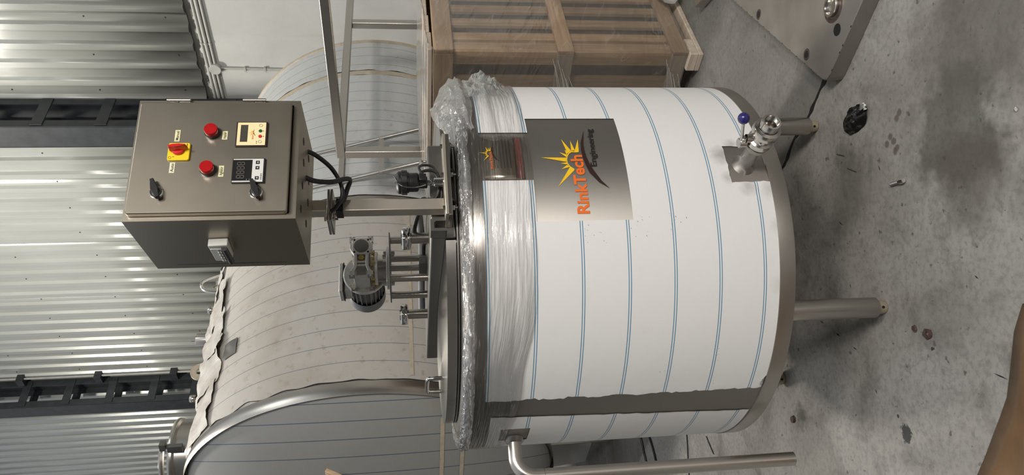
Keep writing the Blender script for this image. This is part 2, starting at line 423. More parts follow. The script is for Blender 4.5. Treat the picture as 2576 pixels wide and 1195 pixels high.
def wood(name, c0, c1, axis):
    m, nt, p = new_mat(name); g = NT(nt)
    s = [22, 22, 22]; s[axis] = 1.6
    v = g.coord('Object', tuple(s))
    oi = g.n('ShaderNodeObjectInfo'); 
    ad = g.n('ShaderNodeVectorMath'); ad.operation = 'ADD'; g.l(v, ad.inputs[0])
    sc = g.n('ShaderNodeVectorMath'); sc.operation = 'SCALE'; sc.inputs[0].default_value = (7, 13, 5); g.l(oi.outputs['Random'], sc.inputs['Scale']); g.l(sc.outputs[0], ad.inputs[1])
    f = g.noise(ad.outputs[0], 1.6, 5, 0.6, 0.8)
    col = g.ramp(f, (0.28, c0), (0.72, c1))
    bri = g.n('ShaderNodeHueSaturation'); g.l(col, bri.inputs['Color']); g.l(g.math('ADD', g.math('MULTIPLY', oi.outputs['Random'], 0.35), 0.82), bri.inputs['Value'])
    g.l(bri.outputs[0], p.inputs['Base Color']); p.inputs['Roughness'].default_value = 0.7
    g.bump(f, 0.2, 0.004, p.inputs['Normal'])
    return m
for k, ax in (('woodx', 0), ('woody', 1), ('woodz', 2)):
    M[k] = wood('pine_' + k, (0.36, 0.225, 0.125), (0.60, 0.43, 0.265), ax)
M['woodgrey'] = wood('weathered_pine', (0.36, 0.285, 0.215), (0.55, 0.47, 0.385), 1)
M['crateload'] = plain('brown_crate_load', (0.22, 0.18, 0.145), 0.8, 0, 0.35, 5)  # plain grey-brown, tone varies at random

def clad(name):
    m, nt, p = new_mat(name); g = NT(nt)
    v = g.coord('Object', (1, 1, 0.25)); n1 = g.noise(v, 3, 5, 0.6)
    g.l(g.ramp(n1, (0.3, (0.44, 0.45, 0.42)), (0.7, (0.52, 0.53, 0.50))), p.inputs['Base Color'])
    p.inputs['Roughness'].default_value = 0.26; p.inputs['Metallic'].default_value = 0.25
    n2 = g.noise(g.coord('Object', (1, 1, 0.3)), 5, 3)
    g.bump(n2, 0.08, 0.03, p.inputs['Normal'])
    return m
M['clad'] = clad('pale_green_grey_cladding')
def plaster(name):
    m, nt, p = new_mat(name); g = NT(nt)
    v = g.coord('Object'); n1 = g.noise(v, 1.6, 6, 0.6, 0.4); n2 = g.noise(v, 26, 3)
    n3 = g.noise(g.coord('Object', (1, 6, 0.8)), 2.5, 4, 0.6)
    c = g.ramp(n1, (0.3, (0.50, 0.50, 0.48)), (0.7, (0.60, 0.60, 0.58)))
    c = g.mix(g.ramp(n3, (0.60, (0, 0, 0)), (0.85, (0.35, 0.35, 0.35))), c, (0.36, 0.355, 0.33))
    # grime where the sheet meets the masonry
    tc = g.n('ShaderNodeTexCoord'); sp = g.n('ShaderNodeSeparateXYZ'); g.l(tc.outputs['Object'], sp.inputs[0])
    hh = g.math('ADD', sp.outputs[2], g.math('MULTIPLY', g.math('SUBTRACT', g.noise(v, 9, 4), 0.5), 0.16))
    c = g.mix(g.ramp(hh, (0, (0, 0, 0)), (1, (1, 1, 1))) if False else g.math('MULTIPLY', g.math('GREATER_THAN', hh, 3.335), 0.85), c, (0.10, 0.092, 0.078))
    g.l(c, p.inputs['Base Color']); p.inputs['Roughness'].default_value = 0.85
    g.bump(n2, 0.2, 0.004, p.inputs['Normal'])
    return m
M['hallwall'] = plain('dim_hall_wall', (0.20, 0.19, 0.175), 0.8, 0, 0.2, 1.5)
M['plaster'] = plaster('white_plaster')
M['tanshape'] = plain('tan_brown_shape', (0.20, 0.115, 0.058), 0.32, 0, 0.25, 7, 0.05)

# ------------------------------------------------------------------ setting: floor and wall
fl = MB().grid(lin(-22, 22, 44), lin(-22, 22, 44), lambda x, y: (x, y, 0)).build('floor', M['concrete'], None, kind='structure')
tag(fl, 'stained grey concrete workshop floor', 'floor')
# cracked joint across the slab
jm = MB(); pts = []
random.seed(11)
path = [(0.72, 1.985), (0.475, 2.251), (0.383, 2.352), (0.316, 2.446), (0.203, 2.564), (-0.10, 2.90), (-0.9, 3.85)]
L = []; Rr = []
for (a, b), (c, d) in zip(path, path[1:]):
    for k in range(14):
        t = k / 14; x = a + (c - a) * t; y = b + (d - b) * t
        n = Vector((d - b, -(c - a), 0)).normalized(); wv = 0.004 + 0.010 * abs(nz(x * 25, y * 25, 1.7))
        o = 0.008 * nz(x * 14, y * 14, 5)
        L.append((x + n.x * (wv + o), y + n.y * (wv + o), 0.0015)); Rr.append((x - n.x * (wv - o), y - n.y * (wv - o), 0.0015))
jm.add(L + Rr, [(i, i + 1, len(L) + i + 1, len(L) + i) for i in range(len(L) - 1)])
jm.build('slab_joint', M['hole'], fl, label='black broken joint between two floor slabs')
for x0, y0, x1, y1 in ((-0.955, 3.55, -1.60, 3.50), (-0.93, 3.30, -0.99, 3.22)):
    g_ = MB(); A_ = []; B_ = []
    for k in range(25):
        t = k / 24; x = x0 + (x1 - x0) * t; y = y0 + (y1 - y0) * t + 0.01 * nz(x * 9, 2, 3)
        A_.append((x, y + 0.008, 0.0015)); B_.append((x, y - 0.008, 0.0015))
    g_.add(A_ + B_, [(i, i + 1, 26 + i, 25 + i) for i in range(24)])
    g_.build('floor_crack', M['hole'], fl)

for gx, gy, ga, gl in ((-0.343, 1.553, 1.4, 0.045), (0.172, 1.98, 0.5, 0.02), (-0.33, 2.21, 1.2, 0.03), (-0.36, 2.12, 1.3, 0.025), (0.02, 2.18, 1.0, 0.025), (-0.30, 2.30, 1.3, 0.03), (-0.47, 2.02, 0.6, 0.018), (-0.12, 1.62, 1.0, 0.015)):
    ex, ey = cos(ga) * gl / 2, sin(ga) * gl / 2; nx, ny = -sin(ga) * 0.0016, cos(ga) * 0.0016
    MB().add([(gx - ex, gy - ey, 0.0012), (gx + nx, gy + ny, 0.0012), (gx + ex, gy + ey, 0.0012), (gx - nx, gy - ny, 0.0012)], [(0, 1, 2, 3)]).build('floor_gouge', M['hole'], fl, clean=False)

SW = 2.4
wall = thing('wall_back', 'pale corrugated cladding above a white plastered wall', 'wall', FR_B, (SW, 0, 0), kind='structure')
MB().bx(SW, SW + 0.25, -15, 14.5, 0, 3.42).build('masonry_base', M['plaster'], wall, label='white plastered masonry')
# trapezoidal sheets, five ribs each
PITCH_R = 0.2135
def sheet(w0, nrib):
    prof = []
    for k in range(nrib):
        b = w0 + k * PITCH_R
        prof += [(b, 0.0), (b + 0.105, 0.0), (b + 0.128, -0.034), (b + 0.190, -0.034)]
    prof.append((w0 + nrib * PITCH_R, 0.0))
    prof.append((w0 + nrib * PITCH_R + 0.02, -0.003))
    mb = MB(); vs = []
    random.seed(int(w0 * 100) + 999)
    for z in (3.39, 5.2, 7.0, 9.4):
        for (w, s) in prof: vs.append((SW - 0.03 + s, w, z + (0.02 * nz(w * 11, 3, 1) if z < 4 else 0)))
    n = len(prof); fs = [(r * n + i, r * n + i + 1, (r + 1) * n + i + 1, (r + 1) * n + i) for r in range(3) for i in range(n - 1)]
    mb.add(vs, fs)
    mb.build('cladding_sheet', M['clad'], wall, clean=False, sharp=25, solid=0.0015)
for i in range(27): sheet(-14.574 + i * 5 * PITCH_R, 5)
scm = MB().rev([(0, 0.006), (0.007, 0.004), (0.009, 0)], 8, (0, 0, 0), (-1, 0, 0)).mesh('roofing_screw'); scm.materials.append(M['ink'])
for k in range(4, 62, 2):
    for z in (3.55, 4.35, 5.25, 6.2, 7.1):
        jz = 0.1 * nz(k * 3.1, z, 2)
        link('roofing_screw', scm, wall, loc=(-0.031, -7.1 + k * PITCH_R + 0.05, z + jz))

# the other three walls of the hall, out of the picture, close it in
for nm, b in (('wall_front', (-12.3, -12.0, -15.3, 14.5)), ('wall_right', (-12.0, SW, -15.3, -15.0)), ('wall_left', (-12.0, SW, 14.2, 14.5))):
    wq = thing(nm, {'wall_front': 'grey hall wall behind the camera', 'wall_right': 'grey hall wall beyond the right edge', 'wall_left': 'grey hall wall beyond the left edge'}[nm], 'wall', FR_B, (b[0], b[2], 0), kind='structure')
    MB().bx(*b, 0, 8.5).build('masonry', M['hallwall'], wq)

# wall conduits under the cladding
for i, (z, r) in enumerate(((3.315, 0.014), (3.275, 0.018), (3.235, 0.014))):
    c = thing('wall_conduit', ['thin white conduit, topmost of the three along the plastered wall', 'thicker white conduit, middle one of three along the plastered wall', 'thin white conduit, lowest of the three along the plastered wall'][i], 'conduit', FR_B, (SW - 0.02, 0, z), 'conduits along the wall')
    MB().cyl((SW - r - 0.002, -7, z), (SW - r - 0.002, 13, z), r, n=10).build('pipe', M['conduit'], c)
    for k in range(-3, 6):
        MB().rev([(r + 0.004, -0.012), (r + 0.004, 0.012)], 10, (SW - r - 0.002, k * 0.9 - 0.35, z), (0, 1, 0)).build('clip', M['conduit'], c)
c = thing('junction_box', 'round white junction box where a conduit turns down the wall', 'box', FR_B, (SW, -0.055, 3.24))
MB().rev([(0, 0.05), (0.055, 0.05), (0.06, 0.045), (0.06, 0)], 20, (SW, -0.055, 3.24), (-1, 0, 0)).build('lid', M['conduit'], c)
c = thing('drop_conduit', 'thin white conduit running down the plastered wall', 'conduit', FR_B, (SW, -0.03, 1.5))
MB().cyl((SW - 0.012, -0.055, 3.2), (SW - 0.012, -0.02, 1.5), 0.011, n=8).build('pipe', M['conduit'], c)
for z in (2.95, 2.75, 2.4): MB().box((SW - 0.012, -0.045, z), (0.03, 0.05, 0.018)).build('clip', M['conduit'], c)

# lattice columns standing before the cladding
def column(w0, label):
    s0, s1, dp = (1.89, 2.345, 0.27)
    t = thing('lattice_column', label, 'column', FR_B, (s0, w0, 0), 'lattice steel columns')
    for sa, sb, web in ((s0, s0 + 0.10, s0 + 0.006), (s1 - 0.10, s1, s1 - 0.006)):
        m = MB()
        m.bx(web - 0.006, web + 0.006, w0, w0 + dp, 0, 9.2)
        m.bx(sa, sb, w0 - 0.001, w0 + 0.013, 0, 9.2); m.bx(sa, sb, w0 + dp - 0.013, w0 + dp, 0, 9.2)
        m.build('channel', M['column'], t)
    z = 3.20
    base = 4.34 if w0 < 2 else 5.79
    ks = range(-7, 9)
    for k in ks:
        z = base + k * 0.60
        if 0.1 < z < 9:
            MB().bx(s0 + 0.02, s1 - 0.02, w0 - 0.012, w0 - 0.001, z - 0.055, z + 0.055).build('batten', M['column'], t)
            MB().bx(s0 + 0.02, s1 - 0.02, w0 + dp, w0 + dp + 0.011, z - 0.055, z + 0.055).build('batten', M['column'], t)
    return t
column(0.30, 'charcoal lattice column behind the steel control panel')
column(5.55, 'charcoal lattice column rising behind the manhole of the storage tank')
c = thing('column_conduit', 'thin pale conduit beside the column above the lifting lug', 'conduit', FR_B, (2.28, 5.40, 2.0))
MB().cyl((2.30, 5.42, 0.5), (2.30, 5.42, 9), 0.016, n=8).build('pipe', M['conduit'], c)
for z in (4.9, 5.98, 7.06): MB().bx(2.24, 2.36, 5.39, 5.53, z - 0.05, z + 0.05).build('bracket', M['column'], c)

# ------------------------------------------------------------------ horizontal storage tank behind
R2, Z2 = 1.168, 1.578
st = thing('storage_tank', 'large horizontal storage tank in grubby white film with thin blue lines', 'tank', FR_B, (0, 0, 0.0))
def c2(s, a, r): return Vector((s, -r * cos(a), Z2 + r * sin(a)))   # a = 0 faces the camera side, pi/2 is the top
MB().rev([(R2, -2.138), (R2, 1.204)], 96, (0, 0, Z2), (1, 0, 0)).build('shell', M['band'], st)
RHO = 2.3
def headr(q):            # bulge of the dished end at radius fraction q
    return sqrt(RHO ** 2 - (R2 * q) ** 2) - sqrt(RHO ** 2 - R2 ** 2) + 0.05 * sqrt(max(0.0, 1 - q ** 10))
hp = [(R2 * q, -2.138 - headr(q)) for q in lin(1, 0, 26)]
MB().rev(hp, 96, (0, 0, Z2), (1, 0, 0)).build('dished_end', M['band'], st)
MB().rev([(R2 * q, 1.204 + 0.3 * sqrt(max(0, 1 - q ** 2.6))) for q in lin(1, 0, 20)], 72, (0, 0, Z2), (1, 0, 0)).build('dished_end', M['band'], st)
# film on the dished end, lines run upright at equal distances over the bulge
hf = MB(); vs = []; uvs = []; fs = []; nr, na = 30, 120
for i in range(nr + 1):
    q = 0.995 * sin(pi / 2 * i / nr)
    for j in range(na):
        a = 2 * pi * j / na; w, z = R2 * q * cos(a), R2 * q * sin(a)
        vs.append((-2.138 - headr(q) - 0.004, w, Z2 + z)); uvs.append(((w * 0.485 + headr(q) * 0.8) / 0.9 + 0.03, z))
for i in range(nr):
    for j in range(na): fs.append((i * na + j, i * na + (j + 1) % na, (i + 1) * na + (j + 1) % na, (i + 1) * na + j))
hf.add(vs, fs, uvs)
hfo = hf.build('protective_film', M['film3'], st, label='grey film on the rounded tank end', clean=False)
for zt in (1.06, 1.18):
    tp = MB(); A_ = []; B_ = []
    ws = lin(-0.98, 0.4, 40)
    for w in ws:
        for lst, dz in ((A_, 0.012), (B_, -0.012)):
            z = zt - Z2 + dz + 0.02 * w; q = min(0.995, sqrt(w * w + z * z) / R2); lst.append((-2.138 - headr(q) - 0.008, w, Z2 + z))
    tp.add(A_ + B_, [(i, i + 1, len(ws) + i + 1, len(ws) + i) for i in range(len(ws) - 1)])
    tp.build('tape', M['tape'], st)
# film on the barrel, three widths with bare weld seams between
def barrel_film(s0, s1, a0, a1, jl, jr, top_jag=0, mat='film2'):
    ss = lin(s0, s1, max(6, int((s1 - s0) / 0.045))); aa = lin(a0, a1, 90)
    def fn(s, a):
        t = (s - s0) / (s1 - s0); k = 0
        if t < 1e-6: s += jl * nz(a * 9, s0, 3)
        if t > 1 - 1e-6: s += jr * nz(a * 7, s1, 8)
        if a > a1 - 1e-6: a += top_jag * nz(s * 7, 1, 1)
        return c2(s, a, R2 + 0.005 + 0.003 * nz(s * 3, a * 5, 2))
    mb = MB().grid(ss, aa, fn)
    return mb.build('protective_film', M[mat], st, clean=False, sharp=60)
barrel_film(-2.085, -0.676, rad(-70), rad(68), 0.035, 0.012, 0.05)
barrel_film(-0.630, 0.740, rad(-70), rad(100), 0.006, 0.02, 0.05, 'film2b')
barrel_film(0.800, 1.190, rad(-70), rad(100), 0.02, 0.01, 0, 'film2b')
sb = MB().rev([(R2 + 0.012, -2.185), (R2 + 0.017, -2.165), (R2 + 0.019, -2.135), (R2 + 0.014, -2.10), (R2, -2.095)], 120, (0, 0, Z2), (1, 0, 0))
sb.build('seam_band', M['tube'], st, label='bare steel band around the tank seam')
MB().rev([(R2 + 0.003, 0.742), (R2 + 0.006, 0.77), (R2 + 0.003, 0.798)], 96, (0, 0, Z2), (1, 0, 0)).build('seam_band', M['tape'], st)
MB().rev([(R2, 1.18), (R2 + 0.014, 1.185), (R2 + 0.014, 1.214), (R2, 1.22)], 96, (0, 0, Z2), (1, 0, 0)).build('end_ring', M['tape'], st)
tp = MB().grid(lin(-2.06, -0.72, 30), [rad(-12.9), rad(-12.3), rad(-11.8)], lambda s, a: c2(s, a + 0.004 * nz(s * 8, 1, 1), R2 + 0.010))
tp.build('tape', M['tape'], st)
# torn film along the top
def flap(s, a, ls, la, lift, seed, nm='torn_film'):
    def fn(u, v):
        k = nz(u * 3 + seed, v * 3, seed * 1.7); k2 = nz(u * 9, v * 7 + seed, 4)
        return c2(s + u * ls * (1 + 0.18 * nz(v * 4, seed, 1)), a + v * la * (1 + 0.22 * nz(u * 2.2, seed, 9) + 0.06 * nz(u * 9, seed, 2)), R2 + 0.012 + lift * (0.35 + k) * (0.3 + abs(v)) * 0.7 + 0.008 * k2)
    MB().grid(lin(0, 1, 14), lin(-0.5, 0.5, 10), fn).build(nm, M['film2'], st, clean=False, sharp=180, label='crumpled torn strip of film along the tank top')
flap(-2.08, rad(62), 0.34, rad(20), 0.05, 1.3)
flap(-1.78, rad(60), 0.34, rad(18), 0.06, 2.9)
flap(-1.50, rad(60), 0.30, rad(14), 0.07, 4.1)
flap(-1.24, rad(64), 0.36, rad(18), 0.08, 6.6)
flap(-0.98, rad(70), 0.30, rad(12), 0.06, 8.2)
flap(-0.70, rad(76), 0.40, rad(10), 0.05, 9.7)
rg = MB().grid(lin(-1.66, -1.545, 6), lin(rad(43), rad(49.5), 6), lambda s, a: c2(s + 0.06 * (a - 0.8), a, R2 + 0.011 + 0.012 * abs(nz(s * 9, a * 8, 3))))
rg.build('bare_patch', M['darksteel'], st, label='grey patch where the film has torn away', clean=False)
def topz(w): return Z2 + sqrt(R2 * R2 - w * w)
# fittings on the top
wv = -0.25
MB().tube([(-0.72, wv, topz(wv) - 0.05), (-0.70, wv, 2.80), (-0.66, wv, 2.855), (-0.60, wv, 2.86), (-0.42, wv + 0.15, 2.80), (-0.30, wv + 0.25, 2.70)], 0.011, 10).build('bent_tube', M['pol'], st)
MB().tube([(-0.66, wv, 2.78), (-0.64, wv, 2.755), (-0.60, wv, 2.76)], 0.009, 8).build('tube_stub', M['pol'], st)
def nozzle(s, w, r, h, mat, cap=None, nm='nozzle'):
    z0 = topz(w) - 0.03
    n = MB().rev([(0, h), (r * 0.96, h), (r, h - 0.004), (r, 0)], 24, (s, w, z0), (0, 0, 1)).build(nm, mat, st)
    if cap:
        MB().rev([(0, cap[1]), (cap[0] * 0.8, cap[1]), (cap[0], cap[1] * 0.7), (cap[0], cap[1] * 0.3), (cap[0] * 0.8, 0)], 16, (s, w, z0 + h), (0, 0, 1)).build('cap', M['pol'], n)
nozzle(-0.87, wv, 0.014, 0.05, M['pol'], (0.030, 0.045))
nozzle(-1.13, wv, 0.048, 0.13, M['tube'])
MB().cyl((-1.13, wv, topz(wv) + 0.09), (-1.13, wv, topz(wv) + 0.14), 0.006, n=8).build('stud', M['darksteel'], st)
nozzle(-1.60, wv, 0.014, 0.06, M['pol'], (0.026, 0.04))
# lifting lug: upright plate with an eye
lug = MB(); n = 28; ro, ri = 0.062, 0.024
zc_, sc_ = topz(-0.2) + 0.045, -1.36
out = [(sc_ + ro * cos(a), zc_ + ro * sin(a)) for a in lin(-0.35, pi + 0.35, n)]
out = [(sc_ + ro * 1.05, zc_ - 0.12)] + out + [(sc_ - ro * 1.05, zc_ - 0.12)]
inn = [(sc_ + ri * cos(a), zc_ + ri * sin(a)) for a in lin(-pi / 2, 3 * pi / 2, len(out) - 1)]
vs = []
for wq in (-0.21, -0.19):
    vs += [(s, wq, z) for s, z in out] + [(s, wq, z) for s, z in inn]
m_ = len(out); fs = []
for b in (0, 2 * m_):
    fs += [(b + i, b + i + 1, b + m_ + i + 1, b + m_ + i) for i in range(m_ - 1)]
fs += [(i, i + 1, 2 * m_ + i + 1, 2 * m_ + i) for i in range(m_ - 1)] + [(m_ + i, m_ + i + 1, 3 * m_ + i + 1, 3 * m_ + i) for i in range(m_ - 1)]
lug.add(vs, fs); lug.build('lifting_lug', M['tape'], st, label='flat lifting eye on the tank top')
# manhole
ms, mw = -1.90, -0.06; mz = topz(mw)
mh = MB().rev([(0.215, -0.10), (0.215, 0.075), (0.235, 0.085), (0.238, 0.10), (0.232, 0.112), (0.205, 0.105), (0.20, -0.05)], 48, (ms, mw, mz), (0, 0, 1)).build('manhole_neck', M['tube'], st)
MB().rev([(0, 0.118), (0.19, 0.112), (0.225, 0.104)], 40, (ms, mw, mz), (0, 0, 1)).build('manhole_cover', M['tube'], mh)
ca = Vector((-0.30, -0.95, 0)).normalized(); cb = Vector((ms, mw, mz)) + ca * 0.245
MB().box(cb + Vector((0, 0, 0.06)), (0.03, 0.05, 0.09), 0.3).box(cb + Vector((0.01, -0.02, 0.13)), (0.045, 0.05, 0.035), 0.3).build('clamp', M['darksteel'], mh)
arcp = [Vector((ms, mw, mz + 0.15)) + Vector((cos(a), sin(a), 0)) * 0.215 for a in lin(4.4, 3.2, 10)]
cm = MB().tube(arcp, 0.017, 8); cm.build('clamp_strap', M['band'], mh)
# saddles
for s in (-1.75, 0.7):
    MB().prism([(-0.62, 0), (0.62, 0), (0.80, 0.74), (0.40, 0.50), (0, 0.43), (-0.40, 0.50), (-0.80, 0.74)], lambda w, z, s=s: (s - 0.06, w, z), lambda w, z, s=s: (s + 0.06, w, z)).build('saddle', M['plaster'], st)
MB().cyl((-2.05, -0.25, 0), (-2.05, -0.25, 0.55), 0.035, n=16).build('leg', M['tube'], st)
MB().cyl((-2.05, 0.35, 0), (-2.05, 0.35, 0.55), 0.035, n=16).build('leg', M['tube'], st)

# ladder leaning on the barrel
ld = thing('leaning_ladder', 'slim steel tube ladder leaning on the storage tank behind the square-tube frame', 'ladder', FR_B, (-0.35, -1.75, 0))
def lw_(z): return -1.75 + 0.33 * z - 0.012
for s in (-0.515, -0.165):
    MB().tube([(s - 0.04, lw_(0), 0), (s, lw_(1.3), 1.3), (s + 0.02, lw_(2.05), 2.05)], 0.017, 12, smooth=False).build('rail', M['pol'], ld)
for z in (0.35, 0.64, 0.93, 1.22, 1.50, 1.78):
    MB().bx(-0.53, -0.15, lw_(z) - 0.010, lw_(z) + 0.010, z - 0.018, z + 0.018).build('rung', M['tube'], ld)

# ------------------------------------------------------------------ square-tube frame
fr = thing('tube_frame', 'tall square-tube stainless frame standing behind the wrapped crate', 'frame', FR_B, (-0.888, -1.777, 0))
fz, tb = 1.715, 0.05
FS, FW = -0.888, -1.777
fm = M['tube']
MB().bx(FS - tb / 2, FS + tb / 2, FW + tb / 2, -3.35, fz - tb / 2, fz + tb / 2).build('top_rail', fm, fr, bevel=0.004)
MB().bx(FS + tb / 2, 1.30, FW - tb / 2, FW + tb / 2, fz - tb / 2, fz + tb / 2).build('top_rail', fm, fr, bevel=0.004)
MB().bx(FS + tb / 2, 1.30, -3.35, -3.30, fz - tb / 2, fz + tb / 2).build('top_rail', fm, fr, bevel=0.004)
for s, w in ((FS, FW), (0.504, FW), (FS, -3.325), (1.275, FW), (1.275, -3.325)):
    MB().bx(s - tb / 2, s + tb / 2, w - tb / 2, w + tb / 2, 0, fz - tb / 2).build('leg', fm, fr, bevel=0.004)

# ------------------------------------------------------------------ wrapped crate
CS0, CW0, CS1, CW1 = -1.56, -2.948, -0.36, -2.02
cr = thing('wooden_crate', 'slatted pine crate on a pallet, seen through clear stretch wrap', 'crate', FR_B, (CS0, CW0, 0))
def wbox(nm, k, *b, bev=0.003): return MB().bx(*b).build(nm, M[k], cr, bevel=bev)
pw = 0.07
for s in (CS0, CS1 - pw):
    for w in (CW0, CW1 - pw):
        wbox('post', 'woodz', s, s + pw, w, w + pw, 0.06, 1.19)
for z0, z1 in ((0.062, 0.13), (0.585, 0.658), (1.118, 1.205)):
    for w in (CW0 - 0.022, CW1):
        wbox('rail', 'woodx', CS0 - 0.022, CS1 + 0.022, w, w + 0.022, z0, z1)
    for s in (CS0 - 0.022, CS1):
        wbox('rail', 'woody' if z0 > 1 else 'woodgrey', s, s + 0.022, CW0, CW1, z0, z1)
slx = MB().bx(0, 0.055, 0, 0.018, 0.06, 1.19).mesh('slat'); slx.materials.append(M['woodz'])
sly = MB().bx(0, 0.018, 0, 0.060, 0.06, 1.19).mesh('slat'); sly.materials.append(M['woodz'])
bO = ORG[cr.name]
k = 0; s = CS0 + 0.095
while s < CS1 - 0.12:
    link('slat', slx, cr, loc=Vector((s, CW0 + 0.002, 0)) - bO, bevel=0.002)
    link('slat', slx, cr, loc=Vector((s, CW1 - 0.02, 0)) - bO, bevel=0.002); s += 0.115
w = CW0 + 0.135
while w < CW1 - 0.12:
    link('slat', sly, cr, loc=Vector((CS0 + 0.002, w, 0)) - bO, bevel=0.002)
    link('slat', sly, cr, loc=Vector((CS1 - 0.02, w, 0)) - bO, bevel=0.002); w += 0.122
for i in range(9):
    a = CS0 - 0.02 + i * (CS1 - CS0 + 0.04) / 9
    zz = 1.206 + 0.026 * sin(pi * (i + 0.5) / 9 * 0.8)
    wbox('lid_board', 'woodgrey', a, a + (CS1 - CS0 + 0.04) / 9 - 0.004, CW0 - 0.02, CW1 + 0.02, zz, zz + 0.02)
for i, w in enumerate((CW0 - 0.03, (CW0 + CW1) / 2 - 0.045, CW1 - 0.06)):
    wbox('pallet_skid', 'woodgrey', CS0 - 0.05, CS1 + 0.05, w, w + 0.09, 0, 0.022)
    for s in (CS0 - 0.05, (CS0 + CS1) / 2 - 0.06, CS1 - 0.07):
        wbox('pallet_block', 'woodgrey', s, s + 0.12, w, w + 0.09, 0.022, 0.062)
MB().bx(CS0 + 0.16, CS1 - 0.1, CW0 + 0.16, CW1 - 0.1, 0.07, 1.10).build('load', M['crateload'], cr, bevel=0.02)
# wrap drawn tight over the crate
wr = thing('stretch_wrap', 'clear stretch wrap pulled tight around the wooden crate', 'plastic wrap', FR_B, (CS0, CW0, 0.05))
def crwrap(u, v):
    # u runs round the four sides, v up
    per = [(CS0 - 0.03, CW1 + 0.03), (CS0 - 0.03, CW0 - 0.03), (CS1 + 0.03, CW0 - 0.03), (CS1 + 0.03, CW1 + 0.03)]
    i = int(u) % 4; t = u - int(u); a, b = per[i], per[(i + 1) % 4]
    x, y = a[0] + (b[0] - a[0]) * t, a[1] + (b[1] - a[1]) * t
    sag = 0.016 * sin(pi * t) * (abs(sin(2 * pi * (v - 0.06) / 1.06)) ** 0.7) + 0.005 * nz(u * 6, v * 7, 1)
    cx, cy = (CS0 + CS1) / 2, (CW0 + CW1) / 2
    n = [(-1, 0), (0, -1), (1, 0), (0, 1)][i]
    return (x - n[0] * sag, y - n[1] * sag, v)
us = [i + t for i in range(4) for t in lin(0, 1, 16)[:-1]] + [3.9999]
MB().grid(us, lin(0.06, 1.20, 22), crwrap).build('side_sheet', M['wrapC'], wr, clean=False, sharp=60)
MB().grid(lin(CS0 - 0.03, CS1 + 0.03, 20), lin(CW0 - 0.03, CW1 + 0.03, 20), lambda s, w: (s, w, 1.226 + 0.03 * sin(pi * (s - CS0 + 0.03) / (CS1 - CS0 + 0.06) * 0.8) + 0.006 * nz(s * 5, w * 5, 2) - (0.024 if s < CS0 else 0))).build('top_sheet', M['wrapC'], wr, clean=False, sharp=80)
st_b = MB(); random.seed(5)
for zc in (0.10, 0.62):       # gathered pleats where the wrap is pulled over each rail
    for k in range(9):
        y0 = CW0 - 0.02 + 0.05 * random.random() + 0.018 * k
        st_b.tube([(CS0 - 0.034, y0, zc + 0.06 - 0.012 * k), (CS0 - 0.030, y0 + 0.10, zc + 0.03 - 0.014 * k), (CS0 - 0.024, y0 + 0.24, zc - 0.0 - 0.016 * k)], 0.0009, 4)
st_b.build('pleats', M['ltgrey'], wr, kind='stuff')
# bundle of wrap hanging at the right foot of the crate
bz = MB()
bz.rev([(0, -0.07), (0.045, -0.06), (0.06, 0), (0.05, 0.06), (0, 0.07)], 12, (-1.17, CW0 - 0.09, 0.07), (1, 0.2, 0))
for i, p in enumerate(bz.v): bz.v[i] = p + Vector((0.012 * nz(p.x * 30, p.y * 30, p.z * 30), 0.012 * nz(p.x * 30, 4, p.z * 30), 0.010 * nz(p.y * 30, 7, p.z * 30)))
tag(bz.build('wrap_bundle', M['wrapD'], None, frame=FR_B), 'small wad of plastic at the foot of the crate', 'plastic wad')

# ------------------------------------------------------------------ mixing tank
RT = 0.55; BE = rad(27.5)
tk = thing('mixing_tank', 'upright stainless mixing tank in white blue-lined film, on round legs', 'tank', FR_T, (0, 0, 0))
def ct(s, z, r=RT):                     # s: distance along the wall, 0 faces the camera
    a = s / RT - BE
    return Vector((r * sin(a), -r * cos(a), z))
MB().rev([(0, 0.335), (0.40, 0.338), (0.535, 0.345), (RT, 0.352), (RT, 1.172), (0.546, 1.184), (0.530, 1.194), (0.49, 1.202), (0.462, 1.204), (0.462, 1.215)], 128).build('shell', M['shell'], tk)
MB().rev([(0.53, 0.346), (0.5515, 0.349), (0.5535, 0.352), (0.5535, 0.3925), (0.550, 0.3935)], 128).build('bottom_band', M['band'], tk)
MB().rev([(0.550, 1.145), (0.5525, 1.1465), (0.5525, 1.174), (0.549, 1.184)], 128).build('top_band', M['band'], tk)
# film in (s, z) with cut-outs
def uniq(*lists):
    out = sorted(set(round(x, 5) for l in lists for x in l)); r = [out[0]]
    for x in out[1:]:
        if x - r[-1] > 1e-4: r.append(x)
    return r
HOLES = [(0.124, 0.449, 0.772, 1.0165), (0.235, 0.390, 1.0165, 1.20), (0.2215, 0.3345, 0.37, 0.497)]
def main_hole(s, z): return any(a < s < b and c < z < d for a, b, c, d in HOLES)
ss = uniq(lin(-0.357, 0.98, 110), [h[0] for h in HOLES], [h[1] for h in HOLES])
zz = uniq(lin(0.386, 1.1465, 70), [h[2] for h in HOLES if h[2] > 0.386], [h[3] for h in HOLES if h[3] < 1.14])
def filmfn(s, z):
    r = RT + 0.0016; s2, z2 = s, z
    if s < -0.3569: s2 = s + 0.0055 * nz(z * 17, 2, 1) + 0.006 * nz(z * 75, 3, 1) - 0.002; r += 0.002 * abs(nz(z * 60, 1, 1))
    elif s < -0.335: r += 0.0022 * abs(nz(s * 90, z * 50, 4))
    if z < 0.3861: z2 = z + 0.006 * nz(s * 16, 5, 2) + (0.03 * max(0, (-0.30 - s) / 0.057)) ** 1.0
    if 0.20 < s < 0.36 and 0.38 < z < 0.52: r += 0.0025 * abs(nz(s * 70, z * 70, 2)); s2 += 0.004 * nz(s * 50, z * 60, 7); z2 += 0.004 * nz(s * 60, z * 50, 9)
    return ct(s2, z2, r)
